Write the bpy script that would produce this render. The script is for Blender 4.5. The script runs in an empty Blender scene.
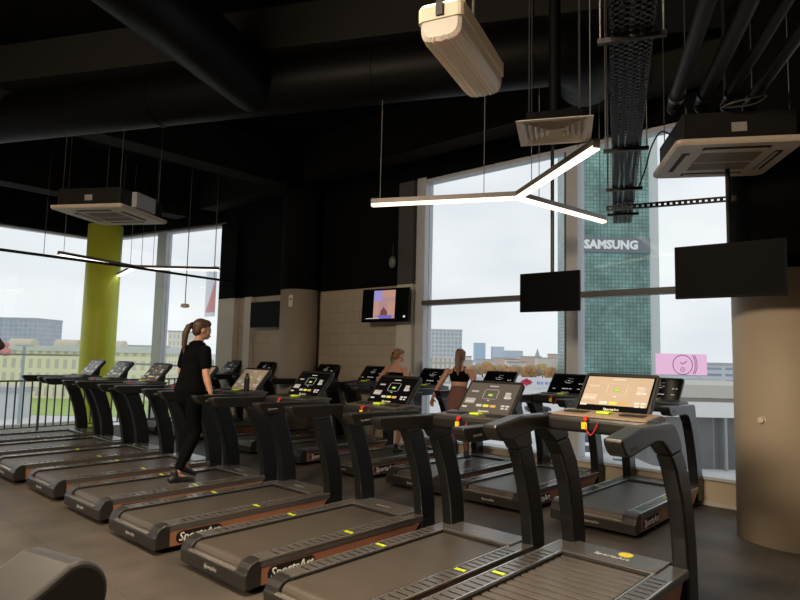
import bpy, bmesh, math, random
from mathutils import Vector, Matrix
random.seed(7)
C = bpy.context.scene.collection
R = math.radians
PI = math.pi

# ------------------------------------------------------------------ materials
def nd(nt, typ, **kw):
    n = nt.nodes.new(typ)
    for k, v in kw.items():
        if k in n.inputs: n.inputs[k].default_value = v
        else: setattr(n, k, v)
    return n

def mat(name, col, rough=.5, metal=0., var=.12, scale=12., bump=0., spec=.5, emis=None, es=0., coat=0., rvar=0.):
    m = bpy.data.materials.new(name); m.use_nodes = True
    nt = m.node_tree; b = nt.nodes['Principled BSDF']
    b.inputs['Roughness'].default_value = rough
    b.inputs['Metallic'].default_value = metal
    b.inputs['Specular IOR Level'].default_value = spec
    b.inputs['Coat Weight'].default_value = coat
    tc = nd(nt, 'ShaderNodeTexCoord')
    nz = nd(nt, 'ShaderNodeTexNoise', Scale=scale, Detail=4.)
    nt.links.new(tc.outputs['Object'], nz.inputs['Vector'])
    rp = nd(nt, 'ShaderNodeMix', data_type='RGBA')
    a = [max(0, c * (1 - var)) for c in col]; d = [min(1, c * (1 + var)) for c in col]
    rp.inputs['A'].default_value = (*a, 1); rp.inputs['B'].default_value = (*d, 1)
    nt.links.new(nz.outputs['Fac'], rp.inputs['Factor'])
    nt.links.new(rp.outputs['Result'], b.inputs['Base Color'])
    if rvar:
        mr = nd(nt, 'ShaderNodeMapRange'); mr.inputs['To Min'].default_value = rough - rvar; mr.inputs['To Max'].default_value = rough + rvar
        nt.links.new(nz.outputs['Fac'], mr.inputs['Value']); nt.links.new(mr.outputs['Result'], b.inputs['Roughness'])
    if bump:
        bp = nd(nt, 'ShaderNodeBump', Strength=bump, Distance=.01)
        nt.links.new(nz.outputs['Fac'], bp.inputs['Height']); nt.links.new(bp.outputs['Normal'], b.inputs['Normal'])
    if emis:
        b.inputs['Emission Color'].default_value = (*emis, 1); b.inputs['Emission Strength'].default_value = es
    return m

def brick_mat(name, c1, c2, mortar, w, h, msize, rough=.6, axes='xz', offset=.5, metal=0., noise=0., squash=1., spec=.5):
    m = bpy.data.materials.new(name); m.use_nodes = True
    nt = m.node_tree; b = nt.nodes['Principled BSDF']
    b.inputs['Roughness'].default_value = rough; b.inputs['Metallic'].default_value = metal
    b.inputs['Specular IOR Level'].default_value = spec
    tc = nd(nt, 'ShaderNodeTexCoord'); sp = nd(nt, 'ShaderNodeSeparateXYZ'); cb = nd(nt, 'ShaderNodeCombineXYZ')
    nt.links.new(tc.outputs['Object'], sp.inputs[0])
    ax = {'x': 'X', 'y': 'Y', 'z': 'Z'}
    if axes == 'side':      # works on both walls of a block
        ad = nd(nt, 'ShaderNodeMath', operation='ADD')
        nt.links.new(sp.outputs['X'], ad.inputs[0]); nt.links.new(sp.outputs['Y'], ad.inputs[1])
        nt.links.new(ad.outputs[0], cb.inputs['X']); nt.links.new(sp.outputs['Z'], cb.inputs['Y'])
    else:
        nt.links.new(sp.outputs[ax[axes[0]]], cb.inputs['X']); nt.links.new(sp.outputs[ax[axes[1]]], cb.inputs['Y'])
    bt = nd(nt, 'ShaderNodeTexBrick', offset=offset)
    bt.inputs['Color1'].default_value = (*c1, 1); bt.inputs['Color2'].default_value = (*c2, 1); bt.inputs['Mortar'].default_value = (*mortar, 1)
    bt.inputs['Scale'].default_value = 1.; bt.inputs['Brick Width'].default_value = w; bt.inputs['Row Height'].default_value = h
    bt.inputs['Mortar Size'].default_value = msize; bt.inputs['Mortar Smooth'].default_value = .1
    nt.links.new(cb.outputs[0], bt.inputs['Vector'])
    out = bt.outputs['Color']
    if noise:
        nz = nd(nt, 'ShaderNodeTexNoise', Scale=noise, Detail=5.); nt.links.new(cb.outputs[0], nz.inputs['Vector'])
        mx = nd(nt, 'ShaderNodeMix', data_type='RGBA', blend_type='MULTIPLY'); mx.inputs['Factor'].default_value = 1.
        cr = nd(nt, 'ShaderNodeValToRGB'); cr.color_ramp.elements[0].position = .3; cr.color_ramp.elements[0].color = (.5, .5, .5, 1)
        cr.color_ramp.elements[1].position = .7; cr.color_ramp.elements[1].color = (1.25, 1.25, 1.25, 1)
        nt.links.new(nz.outputs['Fac'], cr.inputs[0]); nt.links.new(out, mx.inputs['A']); nt.links.new(cr.outputs[0], mx.inputs['B'])
        out = mx.outputs['Result']
    nt.links.new(out, b.inputs['Base Color'])
    return m

def emat(name, col, s):
    m = bpy.data.materials.new(name); m.use_nodes = True
    nt = m.node_tree; nt.nodes.remove(nt.nodes['Principled BSDF'])
    e = nd(nt, 'ShaderNodeEmission'); e.inputs['Color'].default_value = (*col, 1); e.inputs['Strength'].default_value = s
    nt.links.new(e.outputs[0], nt.nodes['Material Output'].inputs['Surface'])
    return m

def glass_mat(name, tint=(.97, .985, .98), refl=.9):
    m = bpy.data.materials.new(name); m.use_nodes = True
    nt = m.node_tree; nt.nodes.remove(nt.nodes['Principled BSDF'])
    t = nd(nt, 'ShaderNodeBsdfTransparent'); t.inputs['Color'].default_value = (*tint, 1)
    g = nd(nt, 'ShaderNodeBsdfGlossy', Roughness=.0); g.inputs['Color'].default_value = (refl, refl, refl, 1)
    f = nd(nt, 'ShaderNodeFresnel'); ge = nd(nt, 'ShaderNodeNewGeometry'); mr = nd(nt, 'ShaderNodeMapRange')   # a thin sheet reflects once, on its near side
    mr.inputs['To Min'].default_value = 1.45; mr.inputs['To Max'].default_value = 1.0
    nt.links.new(ge.outputs['Backfacing'], mr.inputs['Value']); nt.links.new(mr.outputs['Result'], f.inputs['IOR'])
    mx = nd(nt, 'ShaderNodeMixShader')
    nt.links.new(f.outputs[0], mx.inputs[0]); nt.links.new(t.outputs[0], mx.inputs[1]); nt.links.new(g.outputs[0], mx.inputs[2])
    nt.links.new(mx.outputs[0], nt.nodes['Material Output'].inputs['Surface'])
    return m

M = {}
def floor_mat():
    m = bpy.data.materials.new('rubber_floor'); m.use_nodes = True
    nt = m.node_tree; b = nt.nodes['Principled BSDF']
    tc = nd(nt, 'ShaderNodeTexCoord')
    n1 = nd(nt, 'ShaderNodeTexNoise', Scale=1.3, Detail=6.); n2 = nd(nt, 'ShaderNodeTexNoise', Scale=260., Detail=2.)
    bt = nd(nt, 'ShaderNodeTexBrick', offset=.5); bt.inputs['Scale'].default_value = 1.
    bt.inputs['Brick Width'].default_value = 1.; bt.inputs['Row Height'].default_value = 1.; bt.inputs['Mortar Size'].default_value = .004
    bt.inputs['Color1'].default_value = (1, 1, 1, 1); bt.inputs['Color2'].default_value = (.92, .92, .92, 1); bt.inputs['Mortar'].default_value = (.55, .55, .55, 1)
    for n in (n1, n2, bt): nt.links.new(tc.outputs['Object'], n.inputs['Vector'])
    cr = nd(nt, 'ShaderNodeValToRGB')
    cr.color_ramp.elements[0].position = .35; cr.color_ramp.elements[0].color = (.045, .039, .034, 1)
    cr.color_ramp.elements[1].position = .7; cr.color_ramp.elements[1].color = (.115, .097, .078, 1)
    nt.links.new(n1.outputs['Fac'], cr.inputs[0])
    mx = nd(nt, 'ShaderNodeMix', data_type='RGBA', blend_type='MULTIPLY'); mx.inputs['Factor'].default_value = 1.
    nt.links.new(cr.outputs[0], mx.inputs['A']); nt.links.new(bt.outputs['Color'], mx.inputs['B'])
    c2 = nd(nt, 'ShaderNodeValToRGB'); c2.color_ramp.elements[0].position = .35; c2.color_ramp.elements[0].color = (.75, .75, .75, 1)
    c2.color_ramp.elements[1].position = .65; c2.color_ramp.elements[1].color = (1.15, 1.15, 1.15, 1); nt.links.new(n2.outputs['Fac'], c2.inputs[0])
    m2 = nd(nt, 'ShaderNodeMix', data_type='RGBA', blend_type='MULTIPLY'); m2.inputs['Factor'].default_value = 1.
    nt.links.new(mx.outputs['Result'], m2.inputs['A']); nt.links.new(c2.outputs[0], m2.inputs['B'])
    nt.links.new(m2.outputs['Result'], b.inputs['Base Color'])
    b.inputs['Roughness'].default_value = .55; b.inputs['Specular IOR Level'].default_value = .35
    bp = nd(nt, 'ShaderNodeBump', Strength=.15, Distance=.004); nt.links.new(n2.outputs['Fac'], bp.inputs['Height']); nt.links.new(bp.outputs['Normal'], b.inputs['Normal'])
    return m

M['floor'] = floor_mat()
M['ceiling'] = mat('ceiling_black', (.0035, .0035, .0038), .9, spec=.1)
M['wall_black'] = mat('wall_black', (.003, .003, .0034), .85, spec=.1)
M['beam'] = mat('beam_grey', (.019, .018, .017), .9, spec=.1)
M['duct'] = mat('duct_black', (.003, .003, .0033), .5, spec=.12)
M['beige'] = mat('beige_paint', (.5, .41, .30), .6, scale=3., var=.05)
M['offwhite'] = mat('offwhite_paint', (.56, .53, .48), .7, scale=3., var=.05)
M['column_grey'] = mat('column_grey', (.30, .26, .215), .7, scale=3., var=.05)
M['brick'] = brick_mat('painted_block', (.41, .35, .27), (.38, .32, .25), (.30, .26, .20), .42, .21, .006, .7)
M['green'] = mat('green_paint', (.70, .78, .07), .45, scale=2., var=.05)
M['frame'] = mat('window_frame_grey', (.50, .53, .57), .45, metal=.1)
M['frame_dark'] = mat('window_bar_dark', (.09, .09, .095), .5)
M['glass'] = glass_mat('window_glass')
M['plastic'] = mat('treadmill_plastic', (.012, .012, .0125), .38, var=.15, scale=40, bump=.05, spec=.5)
M['capgrey'] = mat('treadmill_cap_grey', (.020, .0185, .017), .34, var=.1, scale=60, spec=.55)
M['rail'] = mat('footrail_grey', (.078, .074, .070), .24, var=.15, scale=80, spec=.9)
M['rail_tick'] = mat('footrail_tick', (.012, .012, .012), .5)
M['edge'] = mat('rail_edge_silver', (.62, .60, .57), .22, metal=.85)
M['marker'] = mat('lime_marker', (.5, .62, .02), .4)
M['belt'] = mat('belt_rubber', (.066, .056, .046), .42, var=.25, scale=5., spec=.45)
M['slat'] = mat('belt_slat', (.085, .074, .063), .38, var=.2, scale=8., spec=.5)
M['black'] = mat('black_gap', (.004, .004, .004), .6)
M['copper'] = mat('copper_panel', (.34, .15, .085), .42, metal=.2, var=.15, scale=30)
M['upright'] = mat('upright_charcoal', (.006, .0068, .008), .36, var=.1, scale=30, spec=.45)
M['handrail'] = mat('handrail_grip', (.011, .0108, .0105), .34, var=.15, scale=60, bump=.05, spec=.55)
M['dash'] = mat('dash_grey', (.05, .046, .042), .4, var=.1)
M['dash_lit'] = mat('dash_lit', (.26, .19, .13), .35, var=.1)  # dash grey lightened: warm light painted into the nearest machine's dash
M['screen'] = mat('screen_black', (.004, .004, .005), .12, spec=.5)
M['screen_grey_reflection'] = mat('screen_grey_reflection', (.05, .045, .04), .15, spec=.5, emis=(.30, .26, .22), es=.2)  # emission paints a dull grey reflection into the screen glass
M['screen_beige_reflection'] = mat('screen_beige_reflection', (.2, .16, .12), .15, spec=.5, emis=(.75, .52, .33), es=.72)  # beige reflection painted in as emission
M['screen_warm_reflection'] = mat('screen_warm_reflection', (.2, .16, .12), .15, spec=.5, emis=(.62, .45, .28), es=.26)  # warm reflection put into the screen colour as a faint glow
M['reflection_beige'] = mat('screen_reflection_beige', (.2, .16, .12), .2, emis=(.62, .44, .28), es=.72)  # beige reflection painted as a glowing sheet over the nearest screen
M['icon_white'] = mat('icon_white', (.2, .2, .2), .2, emis=(.9, .88, .82), es=.42)
M['icon_dim'] = mat('icon_dim', (.2, .2, .2), .2, emis=(.5, .45, .4), es=.4)
M['icon_yellow'] = mat('icon_yellow', (.3, .3, .05), .2, emis=(.85, .85, .1), es=.55)
M['icon_green'] = mat('icon_green', (.1, .3, .05), .2, emis=(.35, .6, .08), es=.5)
M['icon_orange'] = mat('icon_orange', (.3, .2, .05), .2, emis=(.85, .5, .2), es=.45)
M['letter'] = mat('lettering_white', (.62, .60, .56), .5)
M['badge_letter'] = mat('badge_lettering', (.8, .78, .74), .4)
M['letter_dim'] = mat('lettering_grey', (.30, .29, .27), .5)
M['red'] = mat('safety_red', (.6, .03, .02), .4)
M['yellow'] = mat('safety_yellow', (.72, .60, .02), .4)
M['lime'] = mat('lime_tab', (.55, .72, .04), .4, emis=(.5, .7, .03), es=.12)
M['black_plastic'] = mat('black_plastic', (.01, .01, .011), .35)
M['tv'] = mat('tv_black', (.0025, .0025, .003), .5, spec=.05)
M['tv_side'] = mat('tv_casing', (.004, .004, .0045), .5, spec=.1)
M['lamp_body'] = mat('lamp_aluminium', (.17, .155, .14), .4, metal=.3)
M['lamp_light'] = emat('lamp_diffuser', (1., .84, .62), 2.3)
M['lamp_light_far'] = emat('lamp_diffuser_far', (1., .93, .84), 2.0)
M['ac_white'] = mat('ac_cream', (.54, .47, .38), .45, var=.04)
M['ac_grille'] = mat('ac_grille', (.22, .19, .155), .5)
M['ac_dark'] = mat('ac_case_dark', (.012, .011, .010), .6, spec=.2)
M['metal'] = mat('galvanised', (.25, .25, .255), .35, metal=.7)
M['wire'] = mat('steel_wire', (.09, .09, .09), .4, metal=.5)
M['lamp_wire'] = mat('lamp_wire', (.22, .22, .22), .5)
M['tray'] = mat('cable_tray_dark', (.012, .0115, .011), .45, metal=.3)
M['cable'] = mat('cable_black', (.012, .012, .012), .5)
M['pipe'] = mat('pipe_insulation', (.011, .011, .012), .55, spec=.3)
M['em_cream'] = mat('emergency_cream', (.74, .66, .52), .45, var=.04)
M['em_cover'] = mat('emergency_cover', (.76, .71, .66), .25, var=.06, spec=.6)
M['skin'] = mat('skin_tone', (.52, .28, .19), .5, var=.06, scale=8)
M['hair'] = mat('hair_brown', (.075, .042, .022), .5, var=.45, scale=60)
M['hair_blond'] = mat('hair_light_brown', (.20, .11, .055), .5, var=.5, scale=60)
M['cloth_black'] = mat('cloth_black', (.004, .004, .0045), .9, spec=.05)
M['mauve'] = mat('leggings_mauve', (.17, .075, .07), .75, var=.1)
M['beige_cloth'] = mat('shorts_beige', (.30, .23, .18), .8)
M['shoe'] = mat('shoe_black', (.012, .012, .013), .5)
M['sole'] = mat('shoe_sole', (.10, .09, .085), .6)
M['eye'] = mat('eye_dark', (.02, .015, .01), .2)
M['lips'] = mat('lips', (.35, .10, .09), .5)
M['concrete'] = mat('street_concrete', (.62, .62, .62), .9, var=.1, scale=.3)
M['grass'] = mat('grass_green', (.36, .48, .14), .9, var=.25, scale=.8)

# ------------------------------------------------------------------ mesh helpers
def finish(name, bm, mats, parent=None, loc=(0, 0, 0), rotz=0., smooth=False, bevel=0., seg=2, angle=40):
    me = bpy.data.meshes.new(name)
    bmesh.ops.recalc_face_normals(bm, faces=bm.faces[:])
    bm.to_mesh(me); bm.free()
    if not isinstance(mats, (list, tuple)): mats = [mats]
    for m in mats: me.materials.append(m)
    if smooth:
        for p in me.polygons: p.use_smooth = True
    o = bpy.data.objects.new(name, me); C.objects.link(o)
    o.location = loc; o.rotation_euler = (0, 0, rotz)
    if parent: o.parent = parent
    if bevel:
        b = o.modifiers.new('bevel', 'BEVEL'); b.width = bevel; b.segments = seg; b.limit_method = 'ANGLE'; b.angle_limit = R(30)
        b.harden_normals = False
    return o

def box(bm, x0, x1, y0, y1, z0, z1, mi=0, mtx=None):
    vs = [bm.verts.new(p) for p in ((x0, y0, z0), (x1, y0, z0), (x1, y1, z0), (x0, y1, z0), (x0, y0, z1), (x1, y0, z1), (x1, y1, z1), (x0, y1, z1))]
    fs = []
    for q in ((0, 3, 2, 1), (4, 5, 6, 7), (0, 1, 5, 4), (1, 2, 6, 5), (2, 3, 7, 6), (3, 0, 4, 7)):
        f = bm.faces.new([vs[i] for i in q]); f.material_index = mi; fs.append(f)
    if mtx: bmesh.ops.transform(bm, matrix=mtx, verts=vs)
    return vs

def prism(bm, pts, x0, x1, mi=0):
    """profile pts in (y,z), extruded along x"""
    a = [bm.verts.new((x0, y, z)) for y, z in pts]; b = [bm.verts.new((x1, y, z)) for y, z in pts]
    n = len(pts)
    fs = [bm.faces.new(a), bm.faces.new(b[::-1])]
    for i in range(n): fs.append(bm.faces.new((a[i], b[i], b[(i + 1) % n], a[(i + 1) % n])))
    for f in fs: f.material_index = mi
    return fs

def rings_tube(bm, rings, mi=0, cap=True):
    vr = [[bm.verts.new(p) for p in r] for r in rings]
    n = len(vr[0])
    for a, b in zip(vr, vr[1:]):
        for i in range(n):
            f = bm.faces.new((a[i], a[(i + 1) % n], b[(i + 1) % n], b[i])); f.material_index = mi
    if cap:
        for r in (vr[0][::-1], vr[-1]):
            f = bm.faces.new(r); f.material_index = mi

def frame_axes(t, up):
    t = t.normalized(); s = t.cross(up)
    if s.length < 1e-4: s = t.cross(Vector((1, 0, 0)))
    s.normalize(); return s, s.cross(t).normalized()

def tube(bm, pts, rad, n=10, mi=0, up=(0, 0, 1), cap=True):
    """round or elliptical tube; rad is r, or list of r / (rs, ru)"""
    P = [Vector(p) for p in pts]; up = Vector(up); rings = []
    for i, p in enumerate(P):
        t = (P[min(i + 1, len(P) - 1)] - P[max(i - 1, 0)])
        s, u = frame_axes(t, up)
        r = rad[i] if isinstance(rad, list) else rad
        rs, ru = r if isinstance(r, tuple) else (r, r)
        rings.append([p + s * rs * math.cos(2 * PI * k / n) + u * ru * math.sin(2 * PI * k / n) for k in range(n)])
    rings_tube(bm, rings, mi, cap)

def rrect(w, h, r, n=3):
    out = []
    for cx, cy, a0 in ((w / 2 - r, h / 2 - r, 0), (-w / 2 + r, h / 2 - r, 90), (-w / 2 + r, -h / 2 + r, 180), (w / 2 - r, -h / 2 + r, 270)):
        for k in range(n + 1):
            a = R(a0 + 90 * k / n); out.append((cx + r * math.cos(a), cy + r * math.sin(a)))
    return out

def sweep_yz(bm, pts, sizes, x, r=.02, mi=0):
    """rounded bar whose centre line runs in the yz plane at x; sizes = list of (width in x, thickness)"""
    rings = []
    P = [Vector((y, z)) for y, z in pts]
    for i, p in enumerate(P):
        t = (P[min(i + 1, len(P) - 1)] - P[max(i - 1, 0)]).normalized(); nrm = Vector((-t.y, t.x))
        w, h = sizes[i]
        rings.append([(x + a, p.x + nrm.x * b, p.y + nrm.y * b) for a, b in rrect(w, h, min(r, w / 2.01, h / 2.01))])
    rings_tube(bm, rings, mi)

def cyl(bm, p0, p1, r, n=16, mi=0): tube(bm, [p0, p1], r, n, mi, up=(.3, .2, .9))

def smooth_pts(pts, k=6):
    """Catmull-Rom through pts"""
    P = [Vector(p) for p in pts]; out = []
    for i in range(len(P) - 1):
        a = P[max(i - 1, 0)]; b = P[i]; c = P[i + 1]; d = P[min(i + 2, len(P) - 1)]
        for j in range(k):
            t = j / k
            out.append(.5 * ((2 * b) + (c - a) * t + (2 * a - 5 * b + 4 * c - d) * t * t + (3 * b - a - 3 * c + d) * t ** 3))
    out.append(P[-1]); return out

def text_into(bm, s, size, mtx, mi=0, ext=.002, bold=0., shear=0., align='CENTER'):
    cu = bpy.data.curves.new('lettering', 'FONT'); cu.body = s; cu.size = size; cu.extrude = ext; cu.resolution_u = 2
    cu.align_x = align; cu.align_y = 'CENTER'; cu.offset = bold; cu.shear = shear
    o = bpy.data.objects.new('lettering', cu); C.objects.link(o)
    bpy.context.view_layer.update()
    me = bpy.data.meshes.new_from_object(o.evaluated_get(bpy.context.evaluated_depsgraph_get()))
    bpy.data.objects.remove(o); bpy.data.curves.remove(cu)
    b2 = bmesh.new(); b2.from_mesh(me); bpy.data.meshes.remove(me)
    bmesh.ops.transform(b2, matrix=mtx, verts=b2.verts[:])
    vm = {v: bm.verts.new(v.co) for v in b2.verts}
    for f in b2.faces:
        try:
            g = bm.faces.new([vm[v] for v in f.verts]); g.material_index = mi
        except ValueError: pass
    b2.free()

def basis(o, x, y):
    x = Vector(x).normalized(); y = Vector(y).normalized(); z = x.cross(y)
    m = Matrix((x, y, z)).transposed().to_4x4(); m.translation = Vector(o); return m

def tag(o, label=None, cat=None, group=None, kind=None):
    if label: o['label'] = label
    if cat: o['category'] = cat
    if group: o['group'] = group
    if kind: o['kind'] = kind
    return o

def thing(name, label, cat, loc=(0, 0, 0), rotz=0., group=None):
    o = bpy.data.objects.new(name, None); C.objects.link(o); o.empty_display_size = .1
    o.location = loc; o.rotation_euler = (0, 0, rotz)
    return tag(o, label, cat, group)

def kids(o): return [c for c in bpy.data.objects if c.parent == o]
def copy_tree(o, parent=None):
    c = o.copy(); C.objects.link(c)
    if parent: c.parent = parent
    for ch in kids(o): copy_tree(ch, c)
    return c

def struct(o): o['kind'] = 'structure'; return o

# ------------------------------------------------------------------ camera and sky
cam = bpy.data.cameras.new('camera'); co = bpy.data.objects.new('camera', cam); C.objects.link(co)
cr_ = Vector((0.74105636, 0.67105123, 0.02292848)); cu_ = Vector((0.04345047, -0.08200384, 0.9956844)); cf_ = Vector((-0.67003546, 0.73686201, 0.08992695))
mm = Matrix((cr_, cu_, -cf_)).transposed().to_4x4(); mm.translation = (0, 0, 1.7083)
co.matrix_world = mm; cam.sensor_width = 36; cam.lens = 608.85 / 800 * 36; cam.clip_end = 3000; cam.clip_start = .05
bpy.context.scene.camera = co
YAW = .73793                                 # buildings straight across the street face this way

sc = bpy.context.scene
sc.view_settings.view_transform = 'Standard'; sc.view_settings.look = 'None'; sc.view_settings.gamma = 1; sc.view_settings.exposure = 0
w = bpy.data.worlds.new('overcast_sky'); sc.world = w; w.use_nodes = True
nt = w.node_tree; bg = nt.nodes['Background']
tc = nd(nt, 'ShaderNodeTexCoord'); mp = nd(nt, 'ShaderNodeMapping'); mp.inputs['Scale'].default_value = (1, 1, 2.6)
nz = nd(nt, 'ShaderNodeTexNoise', Scale=2.2, Detail=6.)
rp = nd(nt, 'ShaderNodeValToRGB')
rp.color_ramp.elements[0].position = .3; rp.color_ramp.elements[0].color = (.66, .69, .74, 1)
rp.color_ramp.elements[1].position = .68; rp.color_ramp.elements[1].color = (.86, .87, .89, 1)
nt.links.new(tc.outputs['Generated'], mp.inputs[0]); nt.links.new(mp.outputs[0], nz.inputs['Vector']); nt.links.new(nz.outputs['Fac'], rp.inputs[0])
nt.links.new(rp.outputs[0], bg.inputs['Color']); bg.inputs['Strength'].default_value = 1.2

# ------------------------------------------------------------------ room shell
WY = 8.1            # window wall plane
CZ = 6.0
bm = bmesh.new(); box(bm, -14.0, 3.2, -6, WY + .25, -.25, 0); struct(finish('floor', bm, M['floor']))
bm = bmesh.new(); box(bm, -18.3, 3.4, -6.2, WY + .4, CZ, CZ + .2); struct(finish('ceiling', bm, M['ceiling']))
ZB = 2.96           # below: light paint, above: black paint
bm = bmesh.new()
box(bm, -13.25, -6.99, WY, WY + .25, 0, ZB, 0); box(bm, -13.25, -6.99, WY, WY + .25, ZB, 4.82, 1)
box(bm, -13.25, .6, WY, WY + .25, 4.82, CZ, 1)
box(bm, .6, 3.2, WY, WY + .25, 0, ZB, 0); box(bm, .6, 3.2, WY, WY + .25, ZB, CZ, 1)
box(bm, -6.99, .6, WY - .02, WY + .25, 0, .30, 2)
struct(finish('wall_north', bm, [M['brick'], M['wall_black'], M['beige']]))
bm = bmesh.new(); box(bm, 3.2, 3.4, -6.2, WY + .25, 0, ZB, 0); box(bm, 3.2, 3.4, -6.2, WY + .25, ZB, CZ, 1); struct(finish('wall_east', bm, [M['beige'], M['wall_black']]))
bm = bmesh.new(); box(bm, -18.3, 3.2, -6.2, -6, -.25, ZB, 0); box(bm, -18.3, 3.2, -6.2, -6, ZB, CZ, 1); struct(finish('wall_south', bm, [M['beige'], M['wall_black']]))
bm = bmesh.new(); box(bm, -18.1, -17.85, -6, 7.15, 4.8, CZ, 0); box(bm, -18.1, -17.85, -6, 7.1, -.8, -.3, 1); struct(finish('wall_west', bm, [M['wall_black'], M['concrete']]))

# window sill ledge and floor channel along the big window
bm = bmesh.new(); box(bm, -6.75, .6, WY - .07, WY + .2, .30, .34); struct(finish('trim_1', bm, M['frame'], bevel=.006))
bm = bmesh.new(); box(bm, -6.75, .6, WY - .06, WY - .02, 0, .05); struct(finish('baseboard_north', bm, M['offwhite']))
# big window: frame, mullions, transom, panes
def window(name, bars, panes, mats=None):
    bm = bmesh.new()
    for b_ in bars: box(bm, *b_[:6], mi=b_[6] if len(b_) > 6 else 0)
    o = struct(finish(name, bm, mats or [M['frame'], M['frame_dark']], bevel=.006))
    for p in panes:
        bm = bmesh.new(); box(bm, *p); finish('pane', bm, M['glass'], o)
    return o
window('window_1', [(-6.99, -6.79, WY - .02, WY + .2, .3, 4.86), (-4.11, -3.93, WY - .02, WY + .2, .34, 4.82), (-4.16, -4.11, WY + .02, WY + .2, .34, 4.82, 1),
    (-1.5, -1.36, WY, WY + .2, .34, 4.82), (-6.79, .6, WY, WY + .2, 4.76, 4.86), (-6.82, -4.12, WY - .05, WY + .15, 2.58, 2.66, 1), (-3.9, .6, WY - .05, WY + .15, 2.58, 2.66, 1), (.5, .62, WY, WY + .2, .3, 4.86)],
    [(-6.79, -4.16, WY + .09, WY + .11, .34, 2.58), (-6.79, -4.16, WY + .09, WY + .11, 2.66, 4.76), (-3.92, -1.5, WY + .09, WY + .11, .34, 2.58),
     (-3.92, -1.5, WY + .09, WY + .11, 2.66, 4.76), (-1.36, .5, WY + .09, WY + .11, .34, 2.58), (-1.36, .5, WY + .09, WY + .11, 2.66, 4.76)])
# corner glazing at the far left
w2 = window('window_2', [(-2.55, -2.2, 0, .2, -.6, 4.84), (-4.85, 0, 0, .2, 4.8, 4.9), (-4.85, -4.7, 0, .2, -.6, 4.84),
    (-4.85, 0, .03, .13, 1.28, 1.33), (-4.85, 0, 0, .2, -.8, -.6)],
    [(-4.7, -2.55, .09, .11, -.6, 4.8), (-2.2, 0, .09, .11, -.6, 4.8)])
bm = bmesh.new(); box(bm, -4.85, .1, 0, .25, 4.85, CZ); nw = struct(finish('wall_northwest', bm, M['wall_black']))
for o_ in (w2, nw): o_.location = (-13.25, WY, 0); o_.rotation_euler = (0, 0, R(12.1))
window('window_3', [(-18.05, -17.85, -2.9, 7.1, 4.75, 4.85), (-18.05, -17.85, -6, -5.8, -.3, 4.8), (-18.05, -17.85, -3.0, -2.8, -.3, 4.8),
    (-18.0, -17.9, -6, 7.1, 1.47, 1.52)],
    [(-17.96, -17.94, -2.8, 7.1, -.3, 4.75), (-17.96, -17.94, -5.8, -3.0, -.3, 4.75)])
# pilasters beside the windows
bm = bmesh.new(); box(bm, -13.25, -12.55, WY - .12, WY, 0, ZB, 0); box(bm, -13.25, -12.55, WY - .12, WY, ZB, 4.82, 1); box(bm, -12.15, -11.9, WY - .1, WY, 0, ZB, 0)
struct(finish('trim_2', bm, [M['offwhite'], M['wall_black']]))
bm = bmesh.new(); box(bm, -7.35, -7.0, WY - .1, WY, 0, ZB, 0); box(bm, -7.35, -7.0, WY - .1, WY, ZB, 4.82, 1)
struct(finish('trim_3', bm, [M['offwhite'], mat('wall_dark_grey', (.05, .05, .05), .8)]))
# recess wall face above the black band
# round columns
def column(name, label, x, y, r, z0, z1, zsplit, m0, m1, n=48):
    o = thing(name, label, 'column', (x, y, 0))
    bm = bmesh.new(); cyl(bm, (0, 0, z0), (0, 0, zsplit), r, n); a = finish('shaft', bm, m0, o)
    bm = bmesh.new(); cyl(bm, (0, 0, zsplit), (0, 0, z1), r + .003, n); b = finish('painted_top', bm, m1, o)
    for q in (a, b):
        for p in q.data.polygons: p.use_smooth = len(p.vertices) == 4
    return o
column('round_column', 'thick beige round column with black top beside the big window at right', -1.22, 7.15, .5, 0, CZ, 2.62, M['beige'], M['wall_black'])
column('round_column', 'grey round column with black top between the wall screens', -9.80, 7.74, .38, 0, CZ, ZB, M['column_grey'], M['wall_black'])
gc = thing('green_column', 'lime green round column in the corner behind the railing', 'column', (-15.6, 6.15, 0))
bm = bmesh.new(); cyl(bm, (0, 0, -.8), (0, 0, 4.75), .40, 48); g_ = finish('shaft', bm, M['green'], gc)
for p in g_.data.polygons: p.use_smooth = len(p.vertices) == 4
bm = bmesh.new(); cyl(bm, (0, 0, 4.75), (0, 0, CZ), .38, 32); finish('column_head', bm, M['wall_black'], gc)
# floor slab below the void so that the corner stands on something
bm = bmesh.new(); box(bm, -18.25, -14.0, -6, WY + .25, -1.0, -.8); struct(finish('floor_2', bm, M['concrete']))

# railing along the floor edge
rl = thing('railing', 'thin black metal railing along the floor edge by the left windows', 'railing', (-13.9, 0, 0))
bm = bmesh.new(); box(bm, -.025, .025, -1.5, 7.9, 1.0, 1.03); box(bm, -.015, .015, -1.5, 7.9, .07, .09); finish('rail_bar', bm, M['frame_dark'], rl)
y = -1.45; k = 0
while y < 7.9:
    bm = bmesh.new()
    if k % 8 == 0: box(bm, -.02, .02, y - .02, y + .02, 0, 1.0)
    else: box(bm, -.012, .012, y - .012, y + .012, .09, 1.0)
    finish('post' if k % 8 == 0 else 'baluster', bm, M['frame_dark'], rl); y += .146; k += 1

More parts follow.
